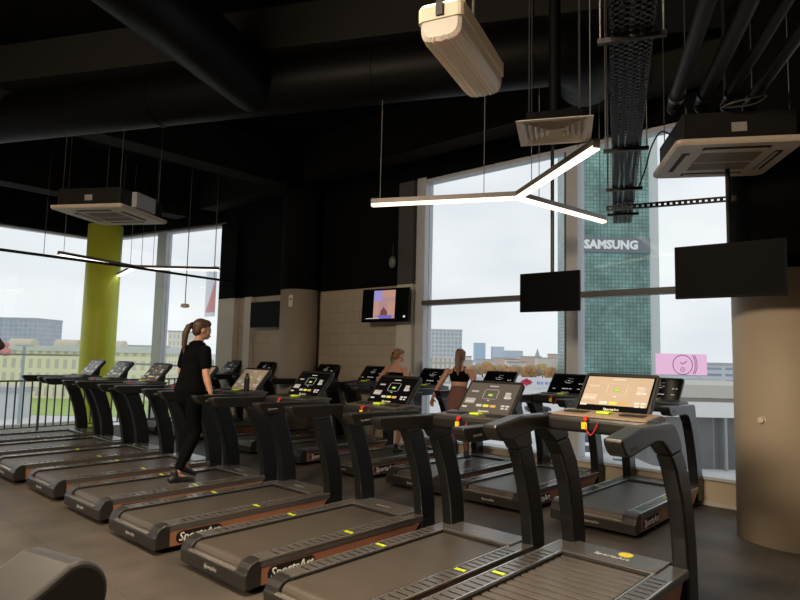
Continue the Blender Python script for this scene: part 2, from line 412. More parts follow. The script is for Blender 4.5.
# ------------------------------------------------------------------ treadmills
def screen_mesh(x0, w, h, base, style):
    """screen in its own plane: x across, y up the screen, facing +z; list of quads with materials"""
    bm = bmesh.new()
    def q(cx, cy, qw, qh, mi, z): box(bm, (cx - qw / 2) * w, (cx + qw / 2) * w, (cy - qh / 2) * h, (cy + qh / 2) * h, z, z + .0012, mi)
    q(0, .5, 1, 1, 0, 0)
    if style == 'beige':
        q(0, .575, .95, .80, 5, .001)  # painted beige reflection covering most of the screen
    Z = .002 if style != 'beige' else .003
    if style in ('full', 'beige'):
        # oval track in the middle, row of buttons, side read-outs
        mi = 2 if style == 'beige' else 4
        for cx, cy, qw, qh in ((0, .78, .26, .012), (0, .47, .26, .012), (-.14, .625, .012, .26), (.14, .625, .012, .26)): q(cx, cy, qw, qh, 2, Z)
        q(0, .60, .09, .07, 4, Z); q(0, .60, .05, .03, 3, Z + .001)
        q(-.34, .70, .15, .05, 2, Z); q(-.36, .38, .20, .17, 2, Z); q(-.36, .36, .16, .03, 1, Z + .001)
        q(.34, .60, .11, .20, 2, Z); q(.32, .54, .06, .05, 1, Z + .001); q(.40, .54, .05, .05, 1, Z + .001); q(.33, .70, .10, .02, 1, Z + .001)
        q(-.14, .24, .11, .075, 1, Z); q(0, .24, .11, .075, 3, Z); q(.14, .24, .11, .075, 6, Z)
        q(.33, .27, .07, .05, 1, Z); q(.42, .27, .07, .05, 1, Z); q(.34, .19, .06, .05, 1, Z); q(.42, .19, .05, .05, 1, Z)
        q(-.42, .17, .10, .05, 1, Z); q(0, .90, .18, .025, 1, Z); q(0, .42, .04, .03, 1, Z)
    else:
        for cx, cy, qw, qh in ((-.1, .66, .05, .02), (0, .70, .07, .03), (.1, .66, .05, .02), (0, .58, .16, .02), (.34, .55, .05, .04), (.42, .55, .04, .04), (-.08, .26, .09, .04), (.02, .26, .08, .04), (.12, .26, .08, .04), (-.36, .24, .08, .03), (.36, .26, .08, .03)):
            q(cx, cy, qw, qh, 1, Z)
        q(.04, .82, .16, .012, 2, Z)
    return bm

M['tile_faint'] = mat('screen_tile_faint', (.2, .16, .12), .2, emis=(.70, .53, .38), es=.82)  # read-outs paled as if washed out by the painted reflection
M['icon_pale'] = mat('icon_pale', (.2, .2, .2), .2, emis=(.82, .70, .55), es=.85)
def smats(b, st=''):
    if st == 'beige': return [b, M['icon_pale'], M['tile_faint'], M['icon_yellow'], M['icon_green'], M['reflection_beige'], M['icon_orange']]
    return [b, M['icon_white'], M['icon_dim'], M['icon_yellow'], M['icon_green'], M['reflection_beige'], M['icon_orange']]

def make_treadmill(slat=False, style='full', scr=None, dz=0., cy=0., cz=0., hand=None, name='treadmill'):
    t = thing(name, '', 'treadmill')
    Z = .23 + dz
    # frame under the deck with feet
    bm = bmesh.new(); box(bm, -.40, .40, .12, 1.98, .05, Z - .05); finish('base_frame', bm, M['plastic'], t, bevel=.01)
    for x in (-.34, .34):
        for y in (.25, 1.85):
            bm = bmesh.new(); cyl(bm, (x, y, 0), (x, y, .055), .035, 12); finish('foot', bm, M['black_plastic'], t)
    # rear cap: two rounded corner blocks joined by a low bar
    bm = bmesh.new()
    prof = [(.0, .05), (.0, Z - .075), (.012, Z - .04), (.04, Z - .012), (.085, Z + .004), (.13, Z + .008), (.13, .05)]
    for s in (-1, 1):
        xa, xb = sorted((s * .315, s * .452)); prism(bm, prof, xa, xb)
    prism(bm, [(-.004, .045), (-.012, Z - .085), (.0, Z - .07), (.05, Z - .07), (.06, .045)], -.45, .45)
    cap = finish('rear_cap', bm, M['capgrey'], t, bevel=.012, seg=3)
    bm = bmesh.new(); box(bm, -.318, .318, -.012, .022, Z - .076, Z - .064); finish('silver_lip', bm, M['edge'], cap)
    bm = bmesh.new(); text_into(bm, 'SportsArt', .042, basis((0, -.0125, .10), (1, 0, 0), (0, .05, 1)), ext=.002, shear=.2); finish('rear_lettering', bm, M['letter_dim'], cap)
    # belt
    bm = bmesh.new()
    if slat:
        y = .10
        while y < 1.78:
            box(bm, -.30, .30, y, y + .064, Z - .030, Z - .014, 0); y += .088
        box(bm, -.30, .30, .06, 1.80, Z - .05, Z - .036, 1)
        finish('slat_belt', bm, [M['slat'], M['black']], t, bevel=.005)
    else:
        r = .055; pts = [(1.74, Z - .015)]
        for k in range(9):
            a = R(90 + 180 * k / 8); pts.append((.085 + r * math.cos(a), Z - .015 - r + r * math.sin(a)))
        pts.append((1.74, Z - .015 - 2 * r)); prism(bm, pts, -.305, .305)
        finish('belt', bm, M['belt'], t, bevel=.003)
    # footrails
    for s in (-1, 1):
        xa, xb = sorted((s * .312, s * .452))
        bm = bmesh.new(); prism(bm, [(.12, Z - .05), (.12, Z + .004), (1.99, Z + .004), (2.03, Z - .02), (2.03, Z - .05)], xa, xb, 0)
        y = .28; k = 0
        while y < 1.66:
            box(bm, xa + .022, xb - .022, y, y + .010, Z + .003, Z + .0065, 1); y += .072; k += 1
        xi = s * .300; box(bm, min(xi, xi + s * .016), max(xi, xi + s * .016), .12, 1.74, Z - .03, Z + .003, 1)
        xi = s * .316; box(bm, min(xi, xi + s * .010), max(xi, xi + s * .010), .11, 1.76, Z - .01, Z + .0085, 2)
        xo = s * .444; box(bm, min(xo, xo + s * .010), max(xo, xo + s * .010), .1, 1.98, Z - .006, Z + .0065, 2)
        rail = finish('footrail', bm, [M['rail'], M['rail_tick'], M['edge']], t)
        bm = bmesh.new(); box(bm, xa + .025, xb - .025, 1.02, 1.05, Z + .004, Z + .0085); finish('lime_marker', bm, M['marker'], rail)
        xs = s * .449
        bm = bmesh.new(); prism(bm, [(.12, .055), (.12, Z - .042), (1.90, Z - .042), (1.72, .055)], min(xs, xs - s * .03), max(xs, xs - s * .03))
        sp = finish('side_panel', bm, M['copper'], t)
        # oval badge with the maker's lettering
        bm = bmesh.new(); x1 = xs + s * .004
        ring = rrect(.44, .098, .048, 5)
        a = [bm.verts.new((xs, .40 + p[0], .118 + dz * .5 + p[1])) for p in ring]; b = [bm.verts.new((x1, .40 + p[0], .118 + dz * .5 + p[1])) for p in ring]
        bm.faces.new(a); bm.faces.new(b)
        for i in range(len(ring)): bm.faces.new((a[i], a[(i + 1) % len(ring)], b[(i + 1) % len(ring)], b[i]))
        text_into(bm, 'SportsArt', .098, basis((x1, .40, .118 + dz * .5), (0, s, 0), (0, 0, 1)), 1, .002, .001, .2)
        finish('side_badge', bm, [M['black'], M['badge_letter']], sp)
    # front cover
    bm = bmesh.new(); prism(bm, [(1.735, Z - .03), (1.735, Z + .012), (1.75, Z + .016), (2.02, Z + .016), (2.06, Z - .01), (2.06, .06), (1.80, .06)], -.335, .335)
    box(bm, -.30, .30, 1.71, 1.7345, Z - .03, Z + .004, 1)
    fc = finish('front_cover', bm, [M['rail'], M['black']], t, bevel=.006)
    bm = bmesh.new(); text_into(bm, 'SportsArt', .045 if not slat else .06, basis((0, 1.85, Z + .0165), (1, 0, 0), (0, 1, 0)), 0, .001); finish('cover_lettering', bm, M['letter_dim'] if not slat else M['letter'], fc)
    if slat:
        bm = bmesh.new(); cyl(bm, (.06, 1.945, Z + .015), (.06, 1.945, Z + .0185), .05, 24); finish('round_sticker', bm, M['yellow'], fc)
    # uprights that bend back into the handrails
    du = .11 if hand else 0.
    fr = [(1.865, 1.11), (1.885, 1.02), (1.955, .84), (2.035, .60), (2.08, .35), (2.095, .06)]
    bk = [(1.89, .06), (1.895, .27), (1.865, .48), (1.805, .70), (1.725, .90), (1.67, 1.0)]
    lift = lambda p: (p[0] + du * max(0, min(1, (1.15 - p[1]) / .35)), p[1] + (cz if p[1] > .8 else cz * p[1] / .8))
    fr = [lift(p) for p in fr]; bk = [lift(p) for p in bk]
    ze = -.045 if hand else 0.; ye = -.02 if hand else 0.; tc_ = -.05 if hand else 0.
    top = [(.950 + ye, 1.205 + cz + ze), (.965 + ye, 1.215 + cz + ze), (1.25, 1.212 + cz), (1.60, 1.206 + cz), (1.79 + tc_, 1.204 + cz), (1.84 + tc_, 1.192 + cz)]
    und = [(1.60, 1.075 + cz), (1.54, 1.10 + cz), (1.45, 1.108 + cz), (1.08, 1.105 + cz + ze), (1.03 + ye, 1.112 + cz + ze), (1.0 + ye, 1.13 + cz + ze), (.965 + ye, 1.17 + cz + ze)]
    for s in (-1, 1):
        xa, xb = sorted((s * .345, s * .456))
        bm = bmesh.new(); prism(bm, [fr[1], *fr[2:], *bk], xa + .002, xb - .002)
        finish('upright', bm, M['upright'], t, bevel=.014, seg=2)
        bm = bmesh.new(); prism(bm, top + fr[:2] + [bk[-1]] + und, xa, xb); h_ = finish('handrail', bm, M['handrail'], t, bevel=.016, seg=3)
        if s > 0:
            bm = bmesh.new(); text_into(bm, 'SportsArt', .028, basis((xb + .0005, 1.12 + ye, 1.155 + cz + ze), (0, s, 0), (0, 0, 1)), 0, .001); finish('handrail_lettering', bm, M['letter_dim'], h_)
    # crossbar, dash, console
    bm = bmesh.new()
    yb = 1.66 + cy; zb = 1.155 + cz
    ring = rrect(.12, .115, .04, 4)
    rings_tube(bm, [[(x, yb + a, zb + b) for a, b in ring] for x in (-.40, -.2, 0, .2, .40)])
    finish('crossbar', bm, M['handrail'], t)
    bm = bmesh.new(); prism(bm, [(1.62 + cy, zb + .03), (1.62 + cy, zb + .062), (1.86 + cy, zb + .085), (2.0 + cy, zb + .06), (1.9 + cy, zb - .02)], -.34, .34)
    dash = finish('dashboard', bm, M['dash_lit'] if slat else M['dash'], t, bevel=.012)
    bm = bmesh.new()
    for s in (-1, 1):
        box(bm, s * .20 - .08, s * .20 + .08, 1.70 + cy, 1.80 + cy, zb + .072, zb + .0805); finish('tray_insert', bm, M['black'], dash); bm = bmesh.new()
    box(bm, -.045, .045, 1.71 + cy, 1.79 + cy, zb + .072, zb + .088); finish('lime_tab', bm, M['lime'], dash, bevel=.005)
    # console
    B = Vector((0, 1.83 + cy, 1.222 + cz)); T = Vector((0, 2.055 + cy, 1.492 + cz)); u = (T - B).normalized(); L = (T - B).length; nn = Vector((0, -u.z, u.y))
    m_ = basis(B, (1, 0, 0), u)
    bm = bmesh.new()
    ring = rrect(.545, L + .02, .03, 4)
    fr = [(a, b + L / 2) for a, b in ring]
    bk = [(a * .96, (b) * .96 + L / 2) for a, b in ring]
    rings_tube(bm, [[m_ @ Vector((a, b, 0)) for a, b in fr], [m_ @ Vector((a, b, -.035)) for a, b in fr], [m_ @ Vector((a, b, -.055)) for a, b in bk]])
    con = finish('console', bm, M['handrail'], t, bevel=.004)
    bm = screen_mesh(0, .505, L - .035, None, style)
    bmesh.ops.transform(bm, matrix=m_ @ Matrix.Translation((0, .015, .0005)), verts=bm.verts[:])
    finish('screen', bm, smats(scr or M['screen'], style), con)
    bm = bmesh.new(); text_into(bm, 'SportsArt', .028, m_ @ Matrix.Translation((0, .034, .0035)), 0, .001, .0006, .2); finish('console_lettering', bm, M['letter'], con)
    bm = bmesh.new(); prism(bm, [(1.86 + cy, zb + .06), (1.98 + cy, 1.40 + cz), (2.06 + cy, 1.40 + cz), (2.02 + cy, zb - .04), (1.86 + cy, zb - .04)], -.15, .15); finish('console_neck', bm, M['upright'], t, bevel=.015)
    # safety key with cord
    bm = bmesh.new(); cyl(bm, (-.06, 1.60 + cy, zb + .045), (-.06, 1.575 + cy, zb + .045), .016, 12, 0)
    cz0 = zb + .04
    tube(bm, smooth_pts([(-.06, 1.578 + cy, cz0), (-.05, 1.57 + cy, cz0 - .06), (-.02, 1.57 + cy, cz0 - .10), (.01, 1.575 + cy, cz0 - .06), (.03, 1.58 + cy, cz0 - .01)], 4), .004, 6, 0)
    box(bm, -.085, -.045, 1.57 + cy, 1.578 + cy, cz0 - .065, cz0 - .02, 1)
    finish('safety_key', bm, [M['red'], M['yellow']], t)
    return t

NX, NP, NY = -1.718, 1.2322, 2.53
near = 'treadmills in the near row'
near_labels = {
 2: 'near-row treadmill right beside the slatted one, second closest to the camera',
 3: 'near-row treadmill third from the camera, rear cap and orange side panel badge in full view',
 4: 'near-row treadmill fourth from the camera, empty, just right of the one with a dark bottle',
 5: 'near-row treadmill carrying the woman dressed in black',
 6: 'near-row treadmill directly left of the one the woman in black walks on',
 7: 'near-row treadmill second to the left of the woman in black',
 8: 'near-row treadmill next to last towards the railing',
 9: 'near-row treadmill farthest left, last one before the railing'}
dxs = [0, -.03, .018, .004, .02, .002, -.004, -.01, -.001]; dys = [0, -.022, .031, -.013, .024, .033, -.008, -.038, .002]
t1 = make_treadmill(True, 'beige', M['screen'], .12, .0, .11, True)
t1.location = (-1.80, 2.35, 0)
tag(t1, 'nearest treadmill with black slatted belt, yellow round sticker and beige reflection painted on its screen', 'treadmill', near)
proto = make_treadmill(False, 'full', M['screen'])
def screen_of(root):
    for c in kids(root):
        if c.name.startswith('console') and not c.name.startswith('console_'):
            for d in kids(c):
                if d.name.startswith('screen'): return d
for i in range(2, 10):
    o = proto if i == 2 else copy_tree(proto)
    o.location = (NX - (i - 1) * NP + dxs[i - 1], NY + dys[i - 1], 0)
    tag(o, near_labels[i], 'treadmill', near)
    if i in (2, 5, 6, 7):
        s_ = screen_of(o)
        if i != 2: s_.data = s_.data.copy(); s_.data.materials[0] = M['screen_warm_reflection'] if i in (5, 6) else M['screen_grey_reflection']
    if i == 3: third = o
# the second machine gets its own screen with a grey reflection painted as glow
s2 = screen_of(proto); s2.data = s2.data.copy(); s2.data.materials[0] = M['screen_grey_reflection']

far = 'treadmills in the row facing the window'
row2 = make_treadmill(False, 'dim', M['screen'])
far_x = [-2.76, -3.99, -5.13, -6.43, -7.82, -9.12, -11.15, -12.45]
far_labels = ['window-row treadmill next to the thick beige column', 'window-row treadmill below the middle hanging black screen, empty',
 'window-row treadmill under the woman in mauve leggings', 'window-row treadmill under the running woman with bare legs',
 'window-row treadmill in front of the brick wall below the lit television', 'window-row treadmill just right of the grey round column',
 'window-row treadmill just left of the grey round column', 'window-row treadmill farthest left, beside the white pilaster']
for i, x in enumerate(far_x):
    o = row2 if i == 0 else copy_tree(row2)
    o.location = (x, 5.95, 0); tag(o, far_labels[i], 'treadmill', far)

# bottle on a dashboard
bt = thing('water_bottle', 'dark water bottle standing on the dashboard of the treadmill the woman in black uses', 'bottle', (NX - 4 * NP + .02 + .22, NY + .024 + 1.75, 1.228))
bm = bmesh.new(); tube(bm, [(0, 0, 0), (0, 0, .005), (0, 0, .15), (0, 0, .175), (0, 0, .185)], [.03, .034, .034, .026, .02], 16); finish('body', bm, mat('bottle_smoke', (.02, .02, .02), .15), bt, smooth=False)
bm = bmesh.new(); cyl(bm, (0, 0, .185), (0, 0, .215), .021, 16); finish('cap', bm, M['black_plastic'], bt)

# ------------------------------------------------------------------ people
def ellipsoid(bm, c, r, n=16, mtx=None):
    res = bmesh.ops.create_uvsphere(bm, u_segments=n, v_segments=n // 2 + 2, radius=1.)
    vs = res['verts']
    m_ = Matrix.Translation(c) @ (mtx.to_4x4() if mtx else Matrix()) @ Matrix.Diagonal((*r, 1))
    bmesh.ops.transform(bm, matrix=m_, verts=vs)
    return vs

def limb(bm, pts, rad, n=14, up=(0, 1, 0)):
    """closed tapered limb with rounded ends"""
    P = [Vector(p) for p in pts]
    rr = [r if isinstance(r, tuple) else (r, r) for r in rad]
    d0 = (P[0] - P[1]).normalized(); d1 = (P[-1] - P[-2]).normalized()
    m0 = min(rr[0]); m1 = min(rr[-1])
    P2 = [P[0] + d0 * m0 * .8, P[0] + d0 * m0 * .45] + P + [P[-1] + d1 * m1 * .45, P[-1] + d1 * m1 * .8]
    r2 = [(a * .35, b * .35) for a, b in rr[:1]] + [(a * .85, b * .85) for a, b in rr[:1]] + rr + [(a * .85, b * .85) for a, b in rr[-1:]] + [(a * .35, b * .35) for a, b in rr[-1:]]
    tube(bm, P2, r2, n, up=up)

def remeshed(name, bm, m, parent, voxel, smooth_it=4, rotz=0.):
    me = bpy.data.meshes.new('shape'); bm.to_mesh(me); bm.free()
    o = bpy.data.objects.new('shape', me); C.objects.link(o)
    r_ = o.modifiers.new('r', 'REMESH'); r_.mode = 'VOXEL'; r_.voxel_size = voxel
    s_ = o.modifiers.new('s', 'SMOOTH'); s_.factor = .5; s_.iterations = smooth_it
    bpy.context.view_layer.update()
    out = bpy.data.meshes.new_from_object(o.evaluated_get(bpy.context.evaluated_depsgraph_get()))
    bpy.data.objects.remove(o); bpy.data.meshes.remove(me)
    out.name = name; out.materials.clear(); out.materials.append(m)
    for p in out.polygons: p.use_smooth = True
    q = bpy.data.objects.new(name, out); C.objects.link(q); q.parent = parent
    return q

def hand(bm, wrist, d, side_v, S, curl=.5, thumb=1):
    """palm and five fingers: d points along the hand, side_v across the knuckles towards the thumb"""
    w = Vector(wrist); d = Vector(d).normalized(); s = Vector(side_v); s = (s - d * s.dot(d)).normalized(); n = d.cross(s)  # n: back/palm axis
    pal = [w, w + d * .045 * S, w + d * .085 * S]
    limb(bm, pal, [(.022 * S, .016 * S), (.032 * S, .014 * S), (.036 * S, .013 * S)], 10, up=n)
    for k, (off, ln) in enumerate(((.027, .066), (.009, .074), (-.009, .069), (-.026, .052))):
        b = w + d * .085 * S + s * off * S
        a = curl
        p1 = b + (d * math.cos(a * .6) - n * thumb * math.sin(a * .6)) * ln * .45 * S
        p2 = p1 + (d * math.cos(a * 1.6) - n * thumb * math.sin(a * 1.6)) * ln * .32 * S
        p3 = p2 + (d * math.cos(a * 2.4) - n * thumb * math.sin(a * 2.4)) * ln * .25 * S
        limb(bm, [b - d * .012 * S, b, p1, p2, p3], [.0085 * S, .009 * S, .0082 * S, .0075 * S, .0065 * S], 8, up=n)
    b = w + d * .03 * S + s * .024 * S
    p1 = b + (d * .6 + s * .75).normalized() * .035 * S; p2 = p1 + (d * .9 + s * .3 - n * thumb * .3).normalized() * .03 * S
    limb(bm, [b, p1, p2], [.012 * S, .0105 * S, .008 * S], 8, up=n)

def head(parent_bm, c, S, yaw, tilt=0.):
    """skull, face, nose, ears added to the body's bmesh; returns the head matrix"""
    h = Matrix.Translation(c) @ Matrix.Rotation(yaw, 4, 'Z') @ Matrix.Rotation(tilt, 4, 'X') @ Matrix.Scale(S, 4)
    bm = bmesh.new()
    ellipsoid(bm, (0, -.012, .022), (.073, .092, .088), 20)
    ellipsoid(bm, (0, .024, -.032), (.056, .062, .078), 18)
    ellipsoid(bm, (0, .060, -.082), (.026, .022, .020), 12)
    limb(bm, [(0, .078, .012), (0, .086, -.010), (0, .093, -.026)], [(.008, .008), (.009, .009), (.011, .008)], 10)
    ellipsoid(bm, (0, .083, -.058), (.022, .012, .008), 10)
    ellipsoid(bm, (0, .082, -.068), (.019, .012, .007), 10)
    for s in (-1, 1):
        ellipsoid(bm, (s * .072, -.008, -.012), (.010, .020, .032), 10)
        ellipsoid(bm, (s * .030, .072, .022), (.022, .012, .008), 10)
        ellipsoid(bm, (s * .040, .050, -.028), (.022, .022, .020), 10)
    bmesh.ops.transform(bm, matrix=h, verts=bm.verts[:])
    vm = {v: parent_bm.verts.new(v.co) for v in bm.verts}
    for f in bm.faces: parent_bm.faces.new([vm[v] for v in f.verts])
    bm.free()
    return h

def face_bits(root, h):
    for s in (-1, 1):
        bm = bmesh.new(); ellipsoid(bm, (s * .030, .078, .006), (.013, .007, .007), 10); bmesh.ops.transform(bm, matrix=h, verts=bm.verts[:]); finish('eye', bm, M['eye'], root, smooth=True)
    bm = bmesh.new(); ellipsoid(bm, (0, .093, -.063), (.019, .006, .006), 10); bmesh.ops.transform(bm, matrix=h, verts=bm.verts[:]); finish('lips', bm, M['lips'], root, smooth=True)

def hair_piece(root, h, tail, trad, m, voxel):
    bm = bmesh.new()
    ellipsoid(bm, (0, -.024, .036), (.080, .092, .086), 20)
    ellipsoid(bm, (0, -.055, -.005), (.072, .056, .075), 16)
    ellipsoid(bm, (0, .030, .062), (.066, .058, .050), 16)
    limb(bm, tail, trad, 12)
    bmesh.ops.transform(bm, matrix=h, verts=bm.verts[:])
    o = remeshed('hair', bm, m, root, voxel, 2)
    bm = bmesh.new(); a = Vector(tail[1]); b = Vector(tail[2]); d = (b - a).normalized()
    limb(bm, [a - d * .008, a + d * .008], [.026, .026], 12); bmesh.ops.transform(bm, matrix=h, verts=bm.verts[:]); finish('hair_tie', bm, M['cloth_black'], root, smooth=True)
    return o

def shoe(root, ankle, fwd, up, S, col='shoe'):
    f = Vector(fwd).normalized(); u = Vector(up); u = (u - f * u.dot(f)).normalized(); a = Vector(ankle); s = f.cross(u)
    bm = bmesh.new()
    P = lambda x, z: a + f * x * S + u * z * S
    limb(bm, [P(-.055, -.045), P(0, -.035), P(.07, -.05), P(.14, -.062), P(.17, -.066)], [(.036 * S, .036 * S), (.040 * S, .046 * S), (.042 * S, .034 * S), (.043 * S, .024 * S), (.034 * S, .018 * S)], 14, up=u)
    limb(bm, [P(-.01, -.03), P(-.015, .03)], [.043 * S, .041 * S], 12, up=f)
    o = remeshed('shoe', bm, M[col], root, .007 * S, 3)
    bm = bmesh.new()
    ring = []
    for k in range(20):
        t = 2 * PI * k / 20; x = .055 + .135 * math.cos(t); wv = (.040 + .006 * math.cos(t)) * math.sin(t)
        ring.append((x, wv))
    rings_tube(bm, [[P(x, z) + s * wv * S for x, wv in ring] for z in (-.098, -.08)])
    finish('sole', bm, M['sole'], o)

def arm_pts(sh, el, wr): return [Vector(sh), Vector(sh).lerp(Vector(el), .5), Vector(el), Vector(el).lerp(Vector(wr), .35), Vector(wr)]
def leg_pts(hp, kn, an):
    a, b, c = Vector(hp), Vector(kn), Vector(an); return [a, a.lerp(b, .45), b, b.lerp(c, .35), c]

def person(label, loc, S, torso, legs, arms, hd, outfit, hair, rz=0.):
    """all joints in metres for a 1.70 m figure facing +y, scaled by S"""
    root = thing('person', label, 'person', loc, rz)
    V = lambda p: Vector(p) * S
    bm = bmesh.new()
    TR = [(.135, .09), (.165, .112), (.150, .100), (.122, .085), (.135, .092), (.160, .105), (.150, .085), (.075, .06), (.050, .052), (.046, .05)]
    tp = [V(p) for p in torso]
    limb(bm, tp, [(a * S, b * S) for a, b in TR], 18, up=(0, 1, 0))
    AR = [.050, .043, .036, .038, .024]
    LR = [.088, .074, .052, .054, .036]
    for (hp, kn, an, fwd, up) in legs:
        limb(bm, [p for p in map(V, leg_pts(hp, kn, an))], [r * S for r in LR], 14)
        f = Vector(fwd).normalized(); a = V(an)
        limb(bm, [a, a + f * .10 * S - Vector(up) * .05 * S], [.034 * S, .028 * S], 10)
    for (sh, el, wr, hdir, sv, curl, th) in arms:
        limb(bm, [V(p) for p in arm_pts(sh, el, wr)], [r * S for r in AR], 12)
        hand(bm, V(wr), hdir, sv, S, curl, th)
    h = head(bm, V(hd[0]), S, hd[1], hd[2])
    remeshed('body', bm, M['skin'], root, .0075 * S, 3)
    face_bits(root, h)
    hair_piece(root, h, hair[0], hair[1], hair[2], .007 * S)
    for (hp, kn, an, fwd, up) in legs: shoe(root, V(an), fwd, up, S)
    outfit(root, V, S, tp, TR, AR, LR, legs, arms)
    return root

def garment(name, root, parts, m, S, voxel=.0085):
    bm = bmesh.new()
    for pts, rad, up in parts: limb(bm, pts, rad, 18, up=up)
    return remeshed(name, bm, m, root, voxel * S, 3)

def lerpv(pts, t):
    P = [Vector(p) for p in pts]; x = t * (len(P) - 1); i = min(int(x), len(P) - 2); return P[i].lerp(P[i + 1], x - i)

def out_black(root, V, S, tp, TR, AR, LR, legs, arms):
    G = .012
    parts = [(tp[0:7] + [tp[6].lerp(tp[7], .4)], [((a + G + (.014 if i < 4 else 0)) * S, (b + G + (.028 if i < 4 else .014)) * S) for i, (a, b) in enumerate(TR[:7])] + [(.122 * S, .092 * S)], (0, 1, 0))]
    parts[0][1][-2] = (.155 * S, .104 * S)
    for (sh, el, wr, *_q) in arms:
        a, b = V(sh), V(el); parts.append(([a, a.lerp(b, .45), a.lerp(b, .66)], [.064 * S, .066 * S, .062 * S], (0, 1, 0)))
    garment('t_shirt', root, parts, M['cloth_black'], S)
    parts = [(tp[0:3], [((a + .008) * S, (b + .008) * S) for a, b in TR[:3]], (0, 1, 0))]
    for (hp, kn, an, *_q) in legs:
        q = [V(p) for p in leg_pts(hp, kn, an)]; q[-1] = q[-2].lerp(q[-1], .80)
        parts.append((q, [(r + .008) * S for r in LR[:-1]] + [.043 * S], (0, 1, 0)))
    garment('leggings', root, parts, M['cloth_black'], S)

def out_bra(root, V, S, tp, TR, AR, LR, legs, arms, low=M['mauve'], frac=.86, lowname='leggings', straps=True):
    parts = [([tp[4].lerp(tp[5], .0), tp[4].lerp(tp[5], .5), tp[5] if straps else tp[4].lerp(tp[5], .7)], [(.140 * S, .098 * S), (.152 * S, .104 * S), (.160 * S, .108 * S)], (0, 1, 0))]
    bm = bmesh.new(); limb(bm, *parts[0][:2], 18, up=(0, 1, 0))
    for s in ((-1, 1) if straps else ()):   # straps crossing the back and over the shoulders
        c0 = Vector((s * .085, -.100, 0)) * S + tp[5]; c1 = tp[6] + Vector((s * .075, -.04, .035)) * S; c2 = tp[6] + Vector((s * .080, .05, .03)) * S; c3 = tp[5] + Vector((s * .09, .100, -.02)) * S
        limb(bm, smooth_pts([c0, c0.lerp(c1, .6) + Vector((0, -.012, 0)) * S, c1, c1.lerp(c2, .5) + Vector((0, 0, .02)) * S, c2, c3], 3), [(.012 * S, .007 * S)] * 16, 8)
    remeshed('sports_bra', bm, M['cloth_black'], root, .008 * S, 2)
    parts = [(tp[0:4] if frac > .6 else tp[0:3], [((a + .008) * S, (b + .008) * S) for a, b in (TR[:4] if frac > .6 else TR[:3])], (0, 1, 0))]
    for (hp, kn, an, *_q) in legs:
        q = [V(p) for p in leg_pts(hp, kn, an)]
        if frac > .6: q[-1] = q[-2].lerp(q[-1], frac); rr = [(r + .007) * S for r in LR[:-1]] + [.042 * S]
        else: q = q[:2]; rr = [(r + .012) * S for r in LR[:2]]
        parts.append((q, rr, (0, 1, 0)))
    garment(lowname, root, parts, low, S)

def out_shorts(*a): out_bra(*a, low=M['beige_cloth'], frac=.4, lowname='shorts', straps=False)

TAIL1 = ([(0, -.09, .045), (0, -.118, .042), (0, -.150, .02), (0, -.175, -.06), (0, -.175, -.18), (0, -.16, -.30)], [.030, .024, .034, .036, .028, .010])
TAIL2 = ([(0, -.10, .075), (0, -.125, .070), (.005, -.145, .03), (.012, -.150, -.08), (.02, -.140, -.20), (.03, -.13, -.30)], [.030, .024, .036, .044, .038, .014])
TAIL3 = ([(0, -.09, .03), (0, -.115, .02), (0, -.130, -.01), (-.01, -.130, -.08), (-.01, -.12, -.14)], [.030, .022, .030, .026, .010])

# woman in black, walking, right hand on the rail
S1 = 1.09
person('woman with ponytail in black t-shirt and black leggings on a near-row treadmill', (-6.60, 3.66, .215), S1,
    [(0, -.01, .86), (0, -.0, .94), (0, .01, 1.02), (0, .022, 1.12), (0, .038, 1.22), (0, .052, 1.32), (0, .06, 1.39), (0, .064, 1.435), (0, .075, 1.47), (0, .09, 1.52)],
    [((.085, -.01, .90), (.10, .03, .50), (.105, -.16, .098), (.05, 1, 0), (0, 0, 1)),
     ((-.085, -.01, .90), (-.09, .16, .50), (-.09, .02, .16), (0, 1, -.35), (0, .35, 1))],
    [((.185, .05, 1.375), (.26, .03, 1.12), (.32, .06, .93), (.05, .5, -.75), (-.8, .2, .1), .5, 1),
     ((-.185, .05, 1.375), (-.245, .02, 1.12), (-.25, .14, .96), (.0, .8, -.5), (.8, .2, .1), .5, -1)],
    ((0, .115, 1.595), R(-14), R(-4)), out_black, (*TAIL1, M['hair']))
# woman in bra and mauve leggings, seen from behind
S2 = .935
person('woman with long ponytail in black sports bra and mauve leggings, seen from behind', (-5.24, 7.05, .215), S2,
    [(0, -.03, .86), (0, -.025, .94), (0, -.01, 1.02), (0, .01, 1.12), (0, .03, 1.22), (0, .045, 1.32), (0, .055, 1.39), (0, .06, 1.435), (0, .07, 1.47), (0, .085, 1.52)],
    [((.085, -.03, .90), (.09, .12, .50), (.09, .20, .13), (0, 1, -.1), (0, .1, 1)),
     ((-.085, -.03, .90), (-.09, -.05, .48), (-.09, -.22, .10), (0, 1, -.1), (0, .1, 1))],
    [((-.185, .04, 1.37), (-.33, .02, 1.12), (-.43, .06, .94), (-.2, .5, -.6), (.8, .2, .1), .4, -1),
     ((.185, .04, 1.37), (.25, .02, 1.11), (.28, .22, 1.0), (0, .9, -.2), (-.8, .2, .1), .4, 1)],
    ((0, .11, 1.595), R(-10), R(-8)), out_bra, (*TAIL2, M['hair_blond']), R(24))
